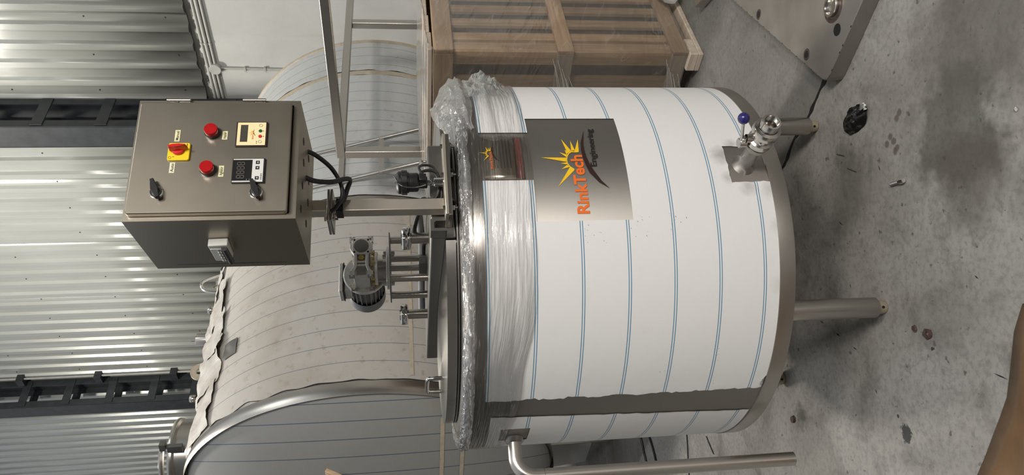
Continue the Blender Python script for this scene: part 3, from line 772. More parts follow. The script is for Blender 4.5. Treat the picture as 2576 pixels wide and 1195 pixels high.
MB().grid(ss, zz, filmfn, main_hole, lambda s, z: (s, z)).build('protective_film', M['film'], tk, clean=False, sharp=180, label='white film with thin blue double lines')
def lf_hole(s, z): return -0.585 < s < -0.497 and 1.015 < z < 1.095
ss2 = uniq(lin(-1.05, 0, 60), [-0.585, -0.497]); zz2 = uniq(lin(0.400, 1.128, 40), [1.015, 1.095])
def leftfilm(u, z):
    t = (u + 1.05) / 1.05
    edge = -0.428 - 0.033 * (1.13 - z) / 0.73 + 0.004 * nz(z * 35, 7, 3)
    s = u if u < -0.60 else -0.60 + (edge + 0.60) * (u + 0.60) / 0.60
    if -0.60 < u < -0.49: s = u
    elif u >= -0.49: s = -0.49 + (edge + 0.49) * (u + 0.49) / 0.49
    return ct(s, z, RT + 0.0016 + (0.002 * abs(nz(z * 50, 1, 6)) if t > 0.97 else 0))
MB().grid(ss2, zz2, leftfilm, lf_hole, lambda s, z: (s, z)).build('protective_film', M['film'], tk, clean=False, sharp=180, label='second width of white film left of the bare strip')
# scuffs on the film
random.seed(21)
sc = MB()
for (s0, z0, n_, w_) in ((-0.265, 0.688, 6, 0.004), (-0.236, 0.548, 9, 0.004), (-0.305, 0.545, 5, 0.004), (0.106, 0.75, 10, 0.006), (0.09, 0.87, 10, 0.008), (0.12, 0.66, 8, 0.01)):
    for k in range(n_):
        a = s0 + random.uniform(-0.03, 0.03); b = z0 + random.uniform(-0.03, 0.03) * (0.3 if w_ < 0.005 else 1)
        h = random.uniform(0.0008, 0.002); l = random.uniform(0.001, w_ * 0.6)
        sc.add([ct(a, b, RT + 0.0032), ct(a + l, b + h * 0.3, RT + 0.0032), ct(a + l * 0.7, b + h, RT + 0.0032)], [(0, 1, 2)])
sc.build('scuff_marks', M['heat'], tk, kind='stuff', clean=False)

# logo printed on the bare steel
def flat_on_wall(polys, nm, mat, r=RT + 0.0012, parent=tk):
    mb = MB()
    for poly in polys:
        mb.add([ct(s, z, r) for s, z in poly], [tuple(range(len(poly)))])
    return mb.build(nm, mat, parent, clean=False)
RAYS = [[(0.3639, 0.8857), (0.3225, 0.889), (0.322, 0.9007)], [(0.3596, 0.9067), (0.3251, 0.899), (0.3237, 0.909)], [(0.3656, 0.9302), (0.3237, 0.909), (0.316, 0.9199)], [(0.327, 0.9258), (0.3191, 0.9171), (0.3114, 0.923)], [(0.3193, 0.9408), (0.3114, 0.9218), (0.3039, 0.9252)], [(0.3031, 0.9904), (0.3015, 0.9255), (0.2885, 0.9272)], [(0.284, 0.9416), (0.2867, 0.9262), (0.2803, 0.9258)], [(0.2663, 0.9416), (0.2789, 0.9255), (0.2722, 0.9203)], [(0.2157, 0.9552), (0.2716, 0.9196), (0.2625, 0.9087)]]
ARC = [(0.3225, 0.889), (0.322, 0.9007), (0.3231, 0.9091), (0.3175, 0.9173), (0.3069, 0.9236), (0.2949, 0.9264), (0.2832, 0.9259), (0.2722, 0.9203), (0.2625, 0.9087)]
SWO = [(0.3987, 0.8643), (0.3509, 0.8802), (0.3270, 0.8826), (0.3034, 0.8817), (0.2780, 0.8772), (0.2541, 0.8697), (0.2266, 0.849), (0.2086, 0.8229)]
SWI = [(0.3987, 0.8643), (0.3442, 0.8731), (0.3240, 0.8735), (0.3033, 0.8714), (0.2840, 0.8668), (0.2652, 0.8597), (0.2319, 0.8422), (0.2086, 0.8229)]
def sun_polys(T=lambda p: p):
    q = [[T(p) for p in r] for r in RAYS]
    c0 = (0.292, 0.902)
    inner = [(c0[0] + (p[0] - c0[0]) * 0.88, c0[1] + (p[1] - c0[1]) * 0.88) for p in ARC]
    for i in range(len(ARC) - 1): q.append([T(p) for p in (ARC[i], ARC[i + 1], inner[i + 1], inner[i])])
    return q
def swoosh_polys(T=lambda p: p): return [[T(p) for p in (SWO[i], SWO[i + 1], SWI[i + 1], SWI[i])] for i in range(len(SWO) - 1)]
flat_on_wall(sun_polys(), 'logo_sun', M['sun'])
flat_on_wall(swoosh_polys(), 'logo_swoosh', M['brownink'])
def text_shape(body, offset=0.0):
    cu = bpy.data.curves.new('lettering', 'FONT'); cu.body = body; cu.size = 1; cu.offset = offset; cu.resolution_u = 4
    o = bpy.data.objects.new('lettering', cu); COL.objects.link(o)
    bpy.context.view_layer.update()
    dg = bpy.context.evaluated_depsgraph_get()
    me = bpy.data.meshes.new_from_object(o.evaluated_get(dg))
    vs = [(v.co.x, v.co.y) for v in me.vertices]; fs = [tuple(p.vertices) for p in me.polygons]
    bpy.data.objects.remove(o); bpy.data.curves.remove(cu); bpy.data.meshes.remove(me)
    x0 = min(p[0] for p in vs); x1 = max(p[0] for p in vs)
    return [((x - x0) / (x1 - x0), y / 0.70) for x, y in vs], fs
def lettering(body, fn, parent, mat, offset=0.0, nm='lettering'):
    vs, fs = text_shape(body, offset)
    return MB().add([fn(x, y) for x, y in vs], fs).build(nm, mat, parent, clean=False)
TXT = lambda x, y: ct(0.1424 + (0.3095 - 0.1424) * x, 0.8826 + 0.0014 * x + 0.0300 * y, RT + 0.0016)
lettering('RinkTech', TXT, tk, M['orange'], 0.030)
lettering('Engineering', lambda x, y: ct(0.2736 + 0.1299 * x, 0.8488 - 0.0077 * x + 0.0158 * y, RT + 0.0016), tk, M['ink'], 0.020)
# riveted name plate
npl = MB().grid(lin(0.2375, 0.371, 10), [1.037, 1.139], lambda s, z: ct(s, z, RT + 0.0022)).build('name_plate', M['panelsteel'], tk, clean=False, solid=0.001)
npm = MB()
def rect(mb, s0, s1, z0, z1, r): mb.grid(lin(s0, s1, 4), [z0, z1], lambda s, z: ct(s, z, r))
for zc in (1.111, 1.103, 1.0945, 1.086, 1.0775, 1.069):
    rect(npm, 0.270, 0.365, zc - 0.0004, zc + 0.0004, RT + 0.0032)
    if zc < 1.111: rect(npm, 0.270, 0.365, zc + 0.0016, zc + 0.0022, RT + 0.0032)
for zc in (1.113, 1.058): rect(npm, 0.238, 0.3705, zc - 0.0005, zc + 0.0005, RT + 0.0032)
npm.build('plate_lines', M['ink'], npl, clean=False)
rb = MB(); rect(rb, 0.239, 0.370, 1.040, 1.055, RT + 0.0032); rb.build('red_strip', plain('faded_red_print', (0.20, 0.075, 0.065), 0.5, 0.5), npl, clean=False)
TS = lambda p: (0.318 + (p[0] - 0.30) * 0.30, 1.122 + (p[1] - 0.90) * 0.30)
flat_on_wall(sun_polys(TS), 'logo_sun', M['sun'], RT + 0.0034, npl)
flat_on_wall(swoosh_polys(TS), 'logo_swoosh', M['brownink'], RT + 0.0034, npl)
lettering('RinkTech', lambda x, y: ct(0.268 + 0.052 * x, 1.1165 + 0.006 * y, RT + 0.0036), npl, M['orange'], 0.02)

# collar, bridge and half lids
MB().rev([(0.466, 1.204), (0.4765, 1.206), (0.4765, 1.2105), (0.468, 1.2105)], 120).build('neck_ring', M['darksteel'], tk)
BR = 0.14
bd = MB().bx(-BR, BR, -0.462, 0.470, 1.212, 1.276); bd.build('bridge', M['darksteel'], tk, bevel=0.005, label='dark raised bridge across the tank top')
def half_lid(sign):
    Rl = 0.4765
    a0 = math.acos((BR + 0.003) / Rl)
    aa = lin(-a0, a0, 60)
    rim = [(Rl * cos(a), Rl * sin(a)) for a in aa]
    vs = []; fs = []
    nl = 10
    for (x, y) in rim:
        for i in range(nl + 1):
            t = i / nl; xx = x + (BR + 0.003 - x) * t
            zt = 1.238 + 0.012 * (1 - sqrt(xx * xx + y * y) / Rl)
            vs.append((sign * xx, y, zt))
    n = len(rim)
    for i in range(n - 1):
        for j in range(nl): fs.append((i * (nl + 1) + j, (i + 1) * (nl + 1) + j, (i + 1) * (nl + 1) + j + 1, i * (nl + 1) + j + 1))
    b = len(vs)
    for (x, y) in rim: vs.append((sign * x, y, 1.213))
    for i in range(n - 1): fs.append((i * (nl + 1), (i + 1) * (nl + 1), b + i + 1, b + i))
    return MB().add(vs, fs).build('half_lid', M['lid'], tk, sharp=30)
ll = half_lid(-1); rl = half_lid(1)
MB().tube([(-0.335, 0.075, 1.238), (-0.335, 0.078, 1.272), (-0.335, 0.09, 1.283), (-0.335, 0.20, 1.283), (-0.335, 0.214, 1.272), (-0.335, 0.216, 1.238)], 0.0065, 10).build('handle', M['chrome'], ll)
MB().tube([(0.30, -0.12, 1.240), (0.30, -0.12, 1.275), (0.305, -0.115, 1.284), (0.365, -0.04, 1.284), (0.37, -0.032, 1.275), (0.37, -0.032, 1.240)], 0.006, 10).build('handle', M['chrome'], rl)
# step bracket at the near end of the bridge and the lug under the post plate
MB().prism([(-0.140, 1.276), (-0.108, 1.276), (-0.103, 1.270), (-0.103, 1.2395), (-0.112, 1.2395), (-0.112, 1.262), (-0.116, 1.267), (-0.132, 1.267), (-0.132, 1.236), (-0.140, 1.236)], lambda x, z: (x, -0.500, z), lambda x, z: (x, -0.463, z)).build('step_bracket', M['darksteel'], tk)
MB().bx(-0.112, 0.128, -0.530, -0.462, 1.2215, 1.2305).build('mounting_lug', M['band'], tk, bevel=0.001)
MB().prism([(-0.462, 1.2215), (-0.462, 1.195), (-0.50, 1.2215)], lambda y, z: (0.04, y, z), lambda y, z: (0.046, y, z)).build('gusset', M['band'], tk)
MB().prism([(-0.462, 1.2215), (-0.462, 1.195), (-0.50, 1.2215)], lambda y, z: (-0.05, y, z), lambda y, z: (-0.044, y, z)).build('gusset', M['band'], tk)
# nozzles with union nuts on the bridge
def union(x, y, z1, z2, r):
    t = MB().rev([(r, 1.276), (r, z1)], 20, (x, y, 0)).build('nozzle', M['tube'], tk)
    rn = r * 2.15
    MB().rev([(r * 1.1, z1 - 0.004), (rn * 0.94, z1), (rn, z1 + 0.003), (rn, z2 - 0.003), (rn * 0.92, z2), (r * 1.25, z2), (r * 1.2, z2 + 0.003), (0, z2 + 0.003)], 48, (x, y, 0), lobes=lambda a: 1 + 0.035 * (1 if cos(6 * a) > 0.2 else -0.6)).build('union_nut', M['chrome'], t)
union(-0.042, -0.276, 1.326, 1.348, 0.0155)
union(-0.095, 0.150, 1.339, 1.360, 0.0155)
# legs
for wx, wy in ((-0.222, 1.972), (0.340, 2.308), (-0.535, 2.565), (0.06, 2.78)):
    lp = Matrix.Rotation(-BE, 3, 'Z') @ (Vector((wx, wy, 0)) - FR_T[0]); x, y = lp.x, lp.y
    lg = MB().rev([(0.029, 0.36), (0.029, 0.032), (0.0265, 0.029), (0, 0.029)], 28, (x, y, 0)).build('leg', M['tube'], tk)
    MB().rev([(0.0185, 0.034), (0.0195, 0.014), (0.017, 0.002), (0.0, 0.0)], 20, (x, y, 0)).build('foot', M['foot'], lg)
    ca_ = Vector((-1.017 - x, -2.14 - y, 0)).normalized()
    MB().rev([(0, 0.001), (0.004, 0.001), (0.0042, -0.001)], 10, Vector((x, y, 0.017)) + ca_ * 0.0195, ca_).build('bolt_hole', M['hole'], lg)
# drain stub with its weld
zv = 0.4526
RV = Matrix.Rotation(FR_V[1] - FR_T[1], 3, 'Z'); OV = ct(0.2734, zv)
ax = RV @ Vector((1, 0, 0))
MB().rev([(0.034, -0.004), (0.026, 0.006), (0.0195, 0.014), (0.0185, 0.078)], 28, OV, ax).build('drain_stub', M['shell'], tk)
# overflow pipe on the left side
an = rad(-60) - BE
pn = Vector((sin(an), -cos(an), 0)); pz = 1.052
e0 = pn * (RT - 0.005) + Vector((0, 0, pz)); e1 = pn * (RT + 0.055) + Vector((0, 0, pz))
ppath = [e0, e0 + (e1 - e0) * 0.5, e1]
for k in range(1, 9):
    t = pi / 2 * k / 8; ppath.append(e1 + pn * 0.052 * sin(t) - Vector((0, 0, 0.052 * (1 - cos(t)))))
ppath.append(Vector((ppath[-1].x, ppath[-1].y, 0.25)))
MB().tube(ppath, 0.0195, 20, smooth=False).build('overflow_pipe', M['tube'], tk, sharp=60)
MB().rev([(0.0285, -0.002), (0.022, 0.012), (0.0195, 0.014)], 24, pn * RT + Vector((0, 0, pz)), pn).build('pipe_weld', M['darksteel'], tk)
MB().rev([(0.0200, -0.0006), (0.0200, 0.0006)], 24, (ppath[-2].x, ppath[-2].y, pz - 0.075), (0, 0, 1)).build('weld_seam', M['darksteel'], tk)

# ------------------------------------------------------------------ stretch wrap round the tank's top
tw = thing('stretch_wrap', 'clear stretch wrap wound around the rim of the mixing tank', 'plastic wrap', FR_T, (0, 0, 1.02))
def low(s):                              # wavy lower edge
    base = 1.022 if s > -0.05 else 1.022 + 0.055 * min(1, (-0.05 - s) / 0.45)
    return base + 0.010 * nz(s * 6, 3, 1)
def wsheet(s, v):
    z = low(s) + (1.186 - low(s)) * v
    r = RT + 0.0065 + 0.003 * nz(s * 3, z * 40, 1) + 0.0015 * nz(s * 9, z * 120, 5)
    return ct(s, z, r)
MB().grid(lin(-1.728, 1.728, 260), lin(0, 1, 30), wsheet).build('wound_sheet', M['wrapA'], tw, clean=False, sharp=180)
def wbunch(s, v):                        # gathered roll on the shoulder
    a = -0.5 + 3.3 * v
    rr = 0.019 + 0.004 * nz(s * 14, v * 4, 3) + 0.0035 * nz(s * 60, v * 9 + s * 20, 7)
    return ct(s, 1.184 + rr * 1.0 * sin(a), 0.541 + rr * 1.0 * cos(a))
MB().grid(lin(-1.728, 1.728, 420), lin(0, 1, 14), wbunch).build('bunched_edge', M['wrapB'], tw, clean=False, sharp=180)
def wover(s, v):                         # tail folded up over the shoulder
    z = 1.180 + 0.024 * v; r = RT + 0.009 - 0.055 * v ** 1.3 + 0.008 * nz(s * 9, v * 3, 2) + 0.004 * nz(s * 30, v * 5, 4)
    return ct(s, z - 0.006 * abs(nz(s * 12, 1, 6)), r)
MB().grid(lin(-1.728, 1.728, 300), lin(0, 1, 10), wover).build('folded_edge', M['wrapA'], tw, clean=False, sharp=180)
def clump(u, v):                         # loose milky bulge on the right
    s = 0.40 + 0.50 * u; sh = sin(pi * u) ** 0.6
    z = 1.155 + (0.085 * sh + 0.02) * v + 0.012 * nz(u * 7, v * 5, 3)
    r = RT + 0.010 + 0.030 * sh * sin(pi * min(1, v * 1.05)) - 0.075 * v * v + 0.013 * nz(u * 9, v * 6, 8)
    return ct(s, z, r)
MB().grid(lin(0, 1, 50), lin(0, 1, 22), clump).build('loose_bulge', M['wrapD'], tw, clean=False, sharp=180, label='loose milky bulge of wrap')
def crinkle(u, v):
    s = 0.56 + 0.30 * u; z = 1.175 - 0.13 * v + 0.015 * nz(u * 6, v * 5, 9)
    r = RT + 0.010 + 0.028 * abs(nz(u * 5, v * 7, 4)) * sin(pi * v) + 0.030 * sin(pi * u) * sin(pi * v) * (0.5 + nz(u * 9, v * 9, 1))
    return ct(s, z, r)
MB().grid(lin(0, 1, 40), lin(0, 1, 26), crinkle).build('crinkled_tail', M['wrapA'], tw, clean=False, sharp=180)

# ------------------------------------------------------------------ drain valve
bv = thing('ball_valve', 'small stainless ball valve with blue-knobbed lever on the drain stub', 'valve', FR_V, (0.08, 0, zv - 0.03))
def rv(prof, nm, mat, n=32, par=bv, lob=None): return MB().rev(prof, n, (0, 0, zv), (1, 0, 0), lobes=lob).build(nm, mat, par)
hexl = lambda a: cos(pi / 6) / cos(((a + pi / 6) % (pi / 3)) - pi / 6)
rv([(0.0185, 0.074), (0.0265, 0.080), (0.0275, 0.083), (0.0275, 0.092), (0.022, 0.094), (0.021, 0.098)], 'ferrule', M['shell'])
rv([(0.023, 0.0945), (0.0255, 0.0955), (0.0255, 0.099), (0.023, 0.100)], 'gasket', M['black'])
bd_ = rv([(0.02, 0.100), (0.031, 0.101), (0.032, 0.103), (0.032, 0.117), (0.029, 0.119), (0.0265, 0.121), (0.0265, 0.139), (0.029, 0.140)], 'body', M['pol'], 48, lob=None)
rv([(0.0265, 0.139), (0.0335, 0.140), (0.0345, 0.142), (0.0345, 0.158), (0.033, 0.161), (0.027, 0.163), (0.025, 0.164)], 'hex_nut', M['pol'], 48, lob=lambda a: 0.94 + 0.06 * hexl(a) if True else 1)
rv([(0.024, 0.163), (0.024, 0.178), (0.0225, 0.186), (0.0185, 0.1865), (0.0175, 0.184), (0.0160, 0.1825), (0.0175, 0.180), (0.0160, 0.1785), (0.0175, 0.176), (0.0160, 0.1745), (0.0175, 0.172), (0.0160, 0.170), (0.017, 0.150), (0, 0.150)], 'threaded_end', M['pol'])
for a in lin(0, 2 * pi, 4)[:-1]:
    MB().rev([(0.0, 0.0055), (0.003, 0.005), (0.0036, 0)], 10, (0.130, 0.0265 * sin(a + 0.5), zv + 0.0265 * cos(a + 0.5)), (0, sin(a + 0.5), cos(a + 0.5))).build('bolt', M['chrome'], bv)
hz = MB()
MB().rev([(0.011, 0.020), (0.011, 0.040)], 18, (0.118, 0, zv), (0, 0, 1)).build('stem', M['pol'], bv)
lvp = MB().prism([(-0.016, -0.009), (0.016, -0.009), (0.019, 0), (0.016, 0.009), (-0.016, 0.009), (-0.019, 0)], lambda x, y: (0.104 + x, y, zv + 0.040), lambda x, y: (0.104 + x, y, zv + 0.051))
lv = lvp.build('lever', M['pol'], bv, bevel=0.002)
MB().rev([(0.0125, 0.034), (0.0125, 0.052), (0.010, 0.0545), (0, 0.0545)], 24, (0.100, 0, zv), (0, 0, 1)).build('lever_boss', M['pol'], lv)
MB().cyl((0.108, 0, zv + 0.048), (0.190, 0, zv + 0.075), 0.0042, n=12).build('lever_rod', M['pol'], lv)
MB().rev([(0, -0.0145)] + [(0.0145 * cos(t), 0.0145 * sin(t)) for t in lin(-1.4, 1.4, 12)] + [(0, 0.0145)], 24, (0.199, 0, zv + 0.078), (1, 0, 0.3)).build('knob', M['blueball'], lv, label='dark blue ball knob')

# ------------------------------------------------------------------ agitator drive
ag = thing('agitator_drive', 'cast worm-gear motor on a four-post stand above the tank', 'motor', FR_T, (0, 0, 1.276))
ah = 0.064
for sx in (-1, 1):
    for sy in (-1, 1):
        MB().cyl((sx * ah, sy * ah, 1.276), (sx * ah, sy * ah, 1.386), 0.0115, n=16).build('post', M['tube'], ag)
MB().bx(-0.082, 0.082, -0.082, 0.082, 1.386, 1.390).build('top_plate', M['darksteel'], ag, bevel=0.001)
MB().rev([(0, 1.390), (0.066, 1.390), (0.066, 1.3985), (0.0, 1.3985)], 40).build('output_flange', M['castalu'], ag, bevel=0.001)
MB().rev([(0.042, 1.3985), (0.042, 1.428)], 36).build('output_neck', M['pol'], ag)
MB().rev([(0.0, 1.426), (0.050, 1.426), (0.051, 1.428), (0.051, 1.434), (0.0, 1.436)], 36).build('neck_flange', M['castalu'], ag)
MB().cyl((0, 0, 1.276), (0, 0, 1.392), 0.0105, n=16).build('shaft', M['pol'], ag)
MB().bx(-0.012, 0.012, -0.05, 0.05, 1.276, 1.30).build('shaft_seal', M['darksteel'], ag)
for a in lin(0.4, 2 * pi + 0.4, 6)[:-1]:
    MB().rev([(0, 0.011), (0.0055, 0.010), (0.006, 0), (0.006, -0.003)], 6, (0.046 * cos(a), 0.046 * sin(a), 1.434)).build('bolt', M['brass'], ag)
for a in lin(0.2, 2 * pi + 0.2, 4)[:-1]:
    b = MB().rev([(0, 0.012), (0.0075, 0.011), (0.008, 0.0)], 6, (0.058 * cos(a), 0.058 * sin(a), 1.3985)); b.build('bolt', M['chrome'], ag)
    MB().rev([(0, -0.012), (0.0075, -0.011), (0.008, 0.0)], 6, (0.058 * cos(a), 0.058 * sin(a), 1.386)).build('nut', M['chrome'], ag)
# gearbox housing; x right, z up, near face at y = -0.045
gb = MB()
gx0, gx1, gz0, gz1 = -0.046, 0.088, 1.442, 1.506
gc = (gz0 + gz1) / 2
body = [(-0.038, 1.450), (-0.012, 1.455), (0.0, 1.457), (0.03, 1.457), (0.04, 1.449), (0.080, 1.449), (0.080, 1.499), (0.04, 1.499), (0.03, 1.491), (0.0, 1.491), (-0.012, 1.493), (-0.038, 1.498)]
gh = MB().prism(body, lambda x, z: (x, -0.030, z), lambda x, z: (x, 0.062, z)).build('gear_housing', M['castalu'], ag, bevel=0.002)
for y0, y1 in ((-0.045, -0.030), (0.050, 0.064)):
    # side frames with the waisted outline and the four feet
    for sg in (1, -1):
        pr = [(-0.046, 0.020), (-0.046, 0.034), (-0.029, 0.034), (-0.024, 0.030), (-0.010, 0.022), (0.028, 0.022), (0.040, 0.030), (0.050, 0.034), (0.068, 0.034), (0.068, 0.026), (0.030, 0.013), (-0.010, 0.013), (-0.028, 0.020)]
        MB().prism(pr, lambda x, z: (x, y0, gc + sg * z), lambda x, z: (x, y1, gc + sg * z)).build('side_frame', M['castalu'], gh, bevel=0.0012)
        for xf in (-0.046, 0.070):
            f_ = MB()
            f_.bx(xf, xf + 0.018, y0 - 0.001, y1, gc + sg * 0.0195, gc + sg * 0.0245).bx(xf, xf + 0.018, y0 - 0.001, y1, gc + sg * 0.0305, gc + sg * 0.0355)
            f_.bx(xf if xf < 0 else xf + 0.013, xf + 0.005 if xf < 0 else xf + 0.018, y0 - 0.001, y1, gc + sg * 0.0195, gc + sg * 0.0355)
            f_.build('foot', M['castalu'], gh)
# round cover with its ring
cvx = 0.056
sq = MB(); N4 = 40
out = []
for k in range(N4):
    a = 2 * pi * k / N4; e = 0.0275 / max(abs(cos(a)), abs(sin(a))); e = min(e, 0.0335)
    out.append((cvx + e * cos(a), gc + e * sin(a)))
sq.prism(out, lambda x, z: (x, -0.047, z), lambda x, z: (x, -0.028, z)); sq.build('cover_ring', M['castalu'], gh, bevel=0.001)
MB().rev([(0, 0.003), (0.0215, 0.0025), (0.0225, 0)], 36, (cvx, -0.047, gc), (0, -1, 0)).build('round_cover', M['discgrey'], gh)
for sx in (-1, 1):
    for sz in (-1, 1):
        MB().rev([(0, 0.0008), (0.0032, 0.0008), (0.0032, 0)], 10, (cvx + sx * 0.0205, -0.047, gc + sz * 0.0205), (0, -1, 0)).build('bolt_hole', M['hole'], gh)
MB().rev([(0, 0.006), (0.004, 0.006), (0.0045, 0.009), (0.0085, 0.009), (0.009, 0.007), (0.009, 0)], 24, (0.020, -0.032, gc), (0, -1, 0)).build('brass_plug', M['brass'], gh)
MB().bx(-0.034, 0.006, -0.034, -0.029, gc - 0.013, gc + 0.013).build('type_plate', M['pol'], gh)
for x in (0.005, -0.006):
    MB().box((x, -0.036, gc), (0.006, 0.010, 0.026)).build('rib', M['castalu'], gh)
# motor behind
mc = Vector((0.012, 0, 1.470))
fl_ = MB().rev([(0, 0.062), (0.064, 0.062), (0.067, 0.065), (0.067, 0.074), (0.060, 0.078), (0.05, 0.082)], 48, mc, (0, 1, 0)).build('motor_flange', M['castalu'], ag)
for a in (0.7, 2.4, 3.9, 5.5):
    MB().rev([(0, 0.006), (0.005, 0.0055), (0.0058, 0)], 8, mc + Vector((0.056 * cos(a), 0.0625, 0.056 * sin(a))), (0, -1, 0)).build('bolt', M['brass'], fl_)
mt = MB().rev([(0.046, 0.078), (0.048, 0.085), (0.048, 0.195), (0.04, 0.20)], 48, mc, (0, 1, 0)).build('motor_body', M['motorgrey'], ag)
for k in range(22):
    a = 2 * pi * k / 22
    if abs(a - pi / 2) < 0.5: continue
    d_ = Vector((cos(a), 0, sin(a)))
    MB().box(mc + d_ * 0.0515 + Vector((0, 0.138, 0)), (0.009, 0.108, 0.0022), M=Matrix.Rotation(-a, 3, 'Y')).build('cooling_fin', M['motorgrey'], mt)
MB().rev([(0.058, 0.188), (0.0595, 0.190), (0.0595, 0.240), (0.052, 0.248), (0, 0.249)], 48, mc, (0, 1, 0)).build('fan_cowl', M['motorgrey'], ag)
tbx = MB().bx(mc.x - 0.045, mc.x + 0.045, 0.085, 0.155, 1.512, 1.536).build('terminal_box', M['castalu'], ag, bevel=0.003)
MB().bx(mc.x - 0.050, mc.x + 0.050, 0.080, 0.160, 1.538, 1.552).build('terminal_lid', M['castalu'], tbx, bevel=0.004)
MB().bx(mc.x - 0.050, mc.x + 0.050, 0.080, 0.160, 1.5355, 1.5385).build('lid_gasket', M['black'], tbx)

# ------------------------------------------------------------------ panel post on its bolted plate
ps = thing('panel_post', 'square steel post with bolted flanges carrying the control panel', 'post', FR_T, (-0.06, -0.49, 1.2305))
px0, px1, py0, py1 = -0.080, -0.048, -0.503, -0.471
MB().bx(-0.112, 0.126, -0.535, -0.463, 1.2306, 1.2390).build('base_plate', M['poststeel'], ps, bevel=0.0015)
MB().bx(px0, px1, py0, py1, 1.239, 1.5125).build('lower_tube', M['poststeel'], ps, bevel=0.002)
MB().bx(px0, px1, py0, py1, 1.5265, 1.86).build('upper_tube', M['poststeel'], ps, bevel=0.002)
for z in (1.5125, 1.520):
    MB().bx(-0.108, -0.020, -0.507, -0.431, z, z + 0.0062).build('flange', M['pol'], ps, bevel=0.001)
def bolt(par, x, y, ztop, zbot, r=0.0065, mat='chrome'):
    b = MB().rev([(0, ztop + 0.006), (r * 0.95, ztop + 0.006), (r, ztop + 0.005), (r, ztop)], 6, (x, y, 0)).build('bolt', M[mat], par)
    MB().rev([(0, zbot - 0.013), (r * 0.5, zbot - 0.013), (r * 0.5, ztop)], 10, (x, y, 0)).build('thread', M['darksteel'], b)
    MB().rev([(r * 0.5, zbot - 0.006), (r * 0.95, zbot - 0.006), (r, zbot - 0.005), (r, zbot)], 6, (x, y, 0)).build('nut', M[mat], b)
for x in (0.094, 0.008, -0.088): bolt(ps, x, -0.522, 1.239, 1.2213)
bolt(ps, -0.100, -0.498, 1.5262, 1.5125, 0.006); bolt(ps, -0.029, -0.442, 1.5262, 1.5125, 0.006)
MB().rev([(0.0175, 0.0), (0.0175, 0.018)], 4, (-0.064, -0.487, 1.492), (0, 0, 1)).build('cable_tie', M['black'], ps)
MB().bx(px0 - 0.002, px1 + 0.002, py0 - 0.002, py1 + 0.002, 1.488, 1.505).build('cable_tie', M['black'], ps)

# ------------------------------------------------------------------ pressure sensor
pr = thing('pressure_sensor', 'black round sensor head on a chrome socket beside the post', 'sensor', FR_T, (0.0, -0.500, 1.239))
so = (0.0, -0.500, 0)
MB().rev([(0.0, 1.239), (0.0115, 1.239), (0.0115, 1.262), (0.009, 1.264), (0, 1.264)], 24, so).build('socket', M['chrome'], pr)
MB().rev([(0.009, 1.263), (0.0095, 1.263), (0.0095, 1.269), (0.0085, 1.270)], 6, so).build('hex_nut', M['chrome'], pr)
MB().rev([(0.005, 1.269), (0.005, 1.274), (0.009, 1.274), (0.009, 1.280), (0.007, 1.281)], 16, so).build('stem', M['chrome'], pr)
hd = MB().rev([(0.0, 1.280), (0.014, 1.280), (0.0155, 1.283), (0.0155, 1.300), (0.022, 1.303), (0.024, 1.306), (0.024, 1.325), (0.0265, 1.327), (0.0265, 1.331)], 36, so).build('head', M['black'], pr)
MB().rev([(0.0265, 1.330), (0.0305, 1.331), (0.0305, 1.344), (0.029, 1.3455)], 48, so, lobes=lambda a: 1 + (0.03 if cos(12 * a) > 0 else -0.02)).build('screw_ring', M['black'], hd)
MB().rev([(0.029, 1.345), (0.029, 1.352), (0.024, 1.357), (0.012, 1.359), (0, 1.3595)], 36, so).build('cap', M['black'], hd)
MB().rev([(0.003, 1.359), (0.003, 1.362), (0, 1.363)], 10, so).build('screw', M['chrome'], hd)
MB().box((0.0, -0.522, 1.292), (0.020, 0.012, 0.018)).build('gland_block', M['black'], hd, bevel=0.002)
MB().tube([(0.0, -0.530, 1.362), (-0.020, -0.530, 1.352), (-0.030, -0.528, 1.335), (-0.030, -0.527, 1.306), (-0.022, -0.524, 1.285)], 0.0014, 6).build('seal_chain', M['chrome'], pr)

# ------------------------------------------------------------------ cables and hoses
def cable(name, label, pts, r, mat, frame=FR_T, group=None):
    t = thing(name, label, 'cable', frame, pts[-1], group)
    MB().tube(pts, r, 12).build('sheath', M[mat], t)
    return t
cable('power_cable', 'thick black cable looping from the panel underside, upper loop', [(0.02, -0.62, 1.575), (0.02, -0.60, 1.548), (0.004, -0.565, 1.512), (-0.030, -0.545, 1.491), (-0.058, -0.535, 1.487), (-0.080, -0.522, 1.502), (-0.088, -0.515, 1.515)], 0.0055, 'rubber')
cable('power_cable', 'thick black cable looping from the panel underside, lower loop tied to the post', [(-0.055, -0.63, 1.575), (-0.060, -0.61, 1.545), (-0.045, -0.58, 1.508), (-0.018, -0.55, 1.480), (-0.010, -0.530, 1.470), (-0.028, -0.515, 1.478), (-0.052, -0.512, 1.485), (-0.062, -0.5095, 1.497)], 0.0060, 'rubber')
cable('sensor_cable', 'thin black cable curling behind the sensor head', [(0.010, -0.522, 1.292), (0.035, -0.515, 1.300), (0.052, -0.500, 1.285), (0.050, -0.490, 1.262), (0.020, -0.478, 1.247), (-0.02, -0.470, 1.244), (-0.035, -0.467, 1.250)], 0.0032, 'rubber')
cable('sensor_cable', 'black cable coil hanging over the base plate', [(-0.006, -0.515, 1.300), (0.028, -0.505, 1.292), (0.036, -0.495, 1.262), (0.018, -0.482, 1.250), (-0.012, -0.474, 1.252), (-0.03, -0.468, 1.262), (-0.03, -0.467, 1.28)], 0.0040, 'rubber')
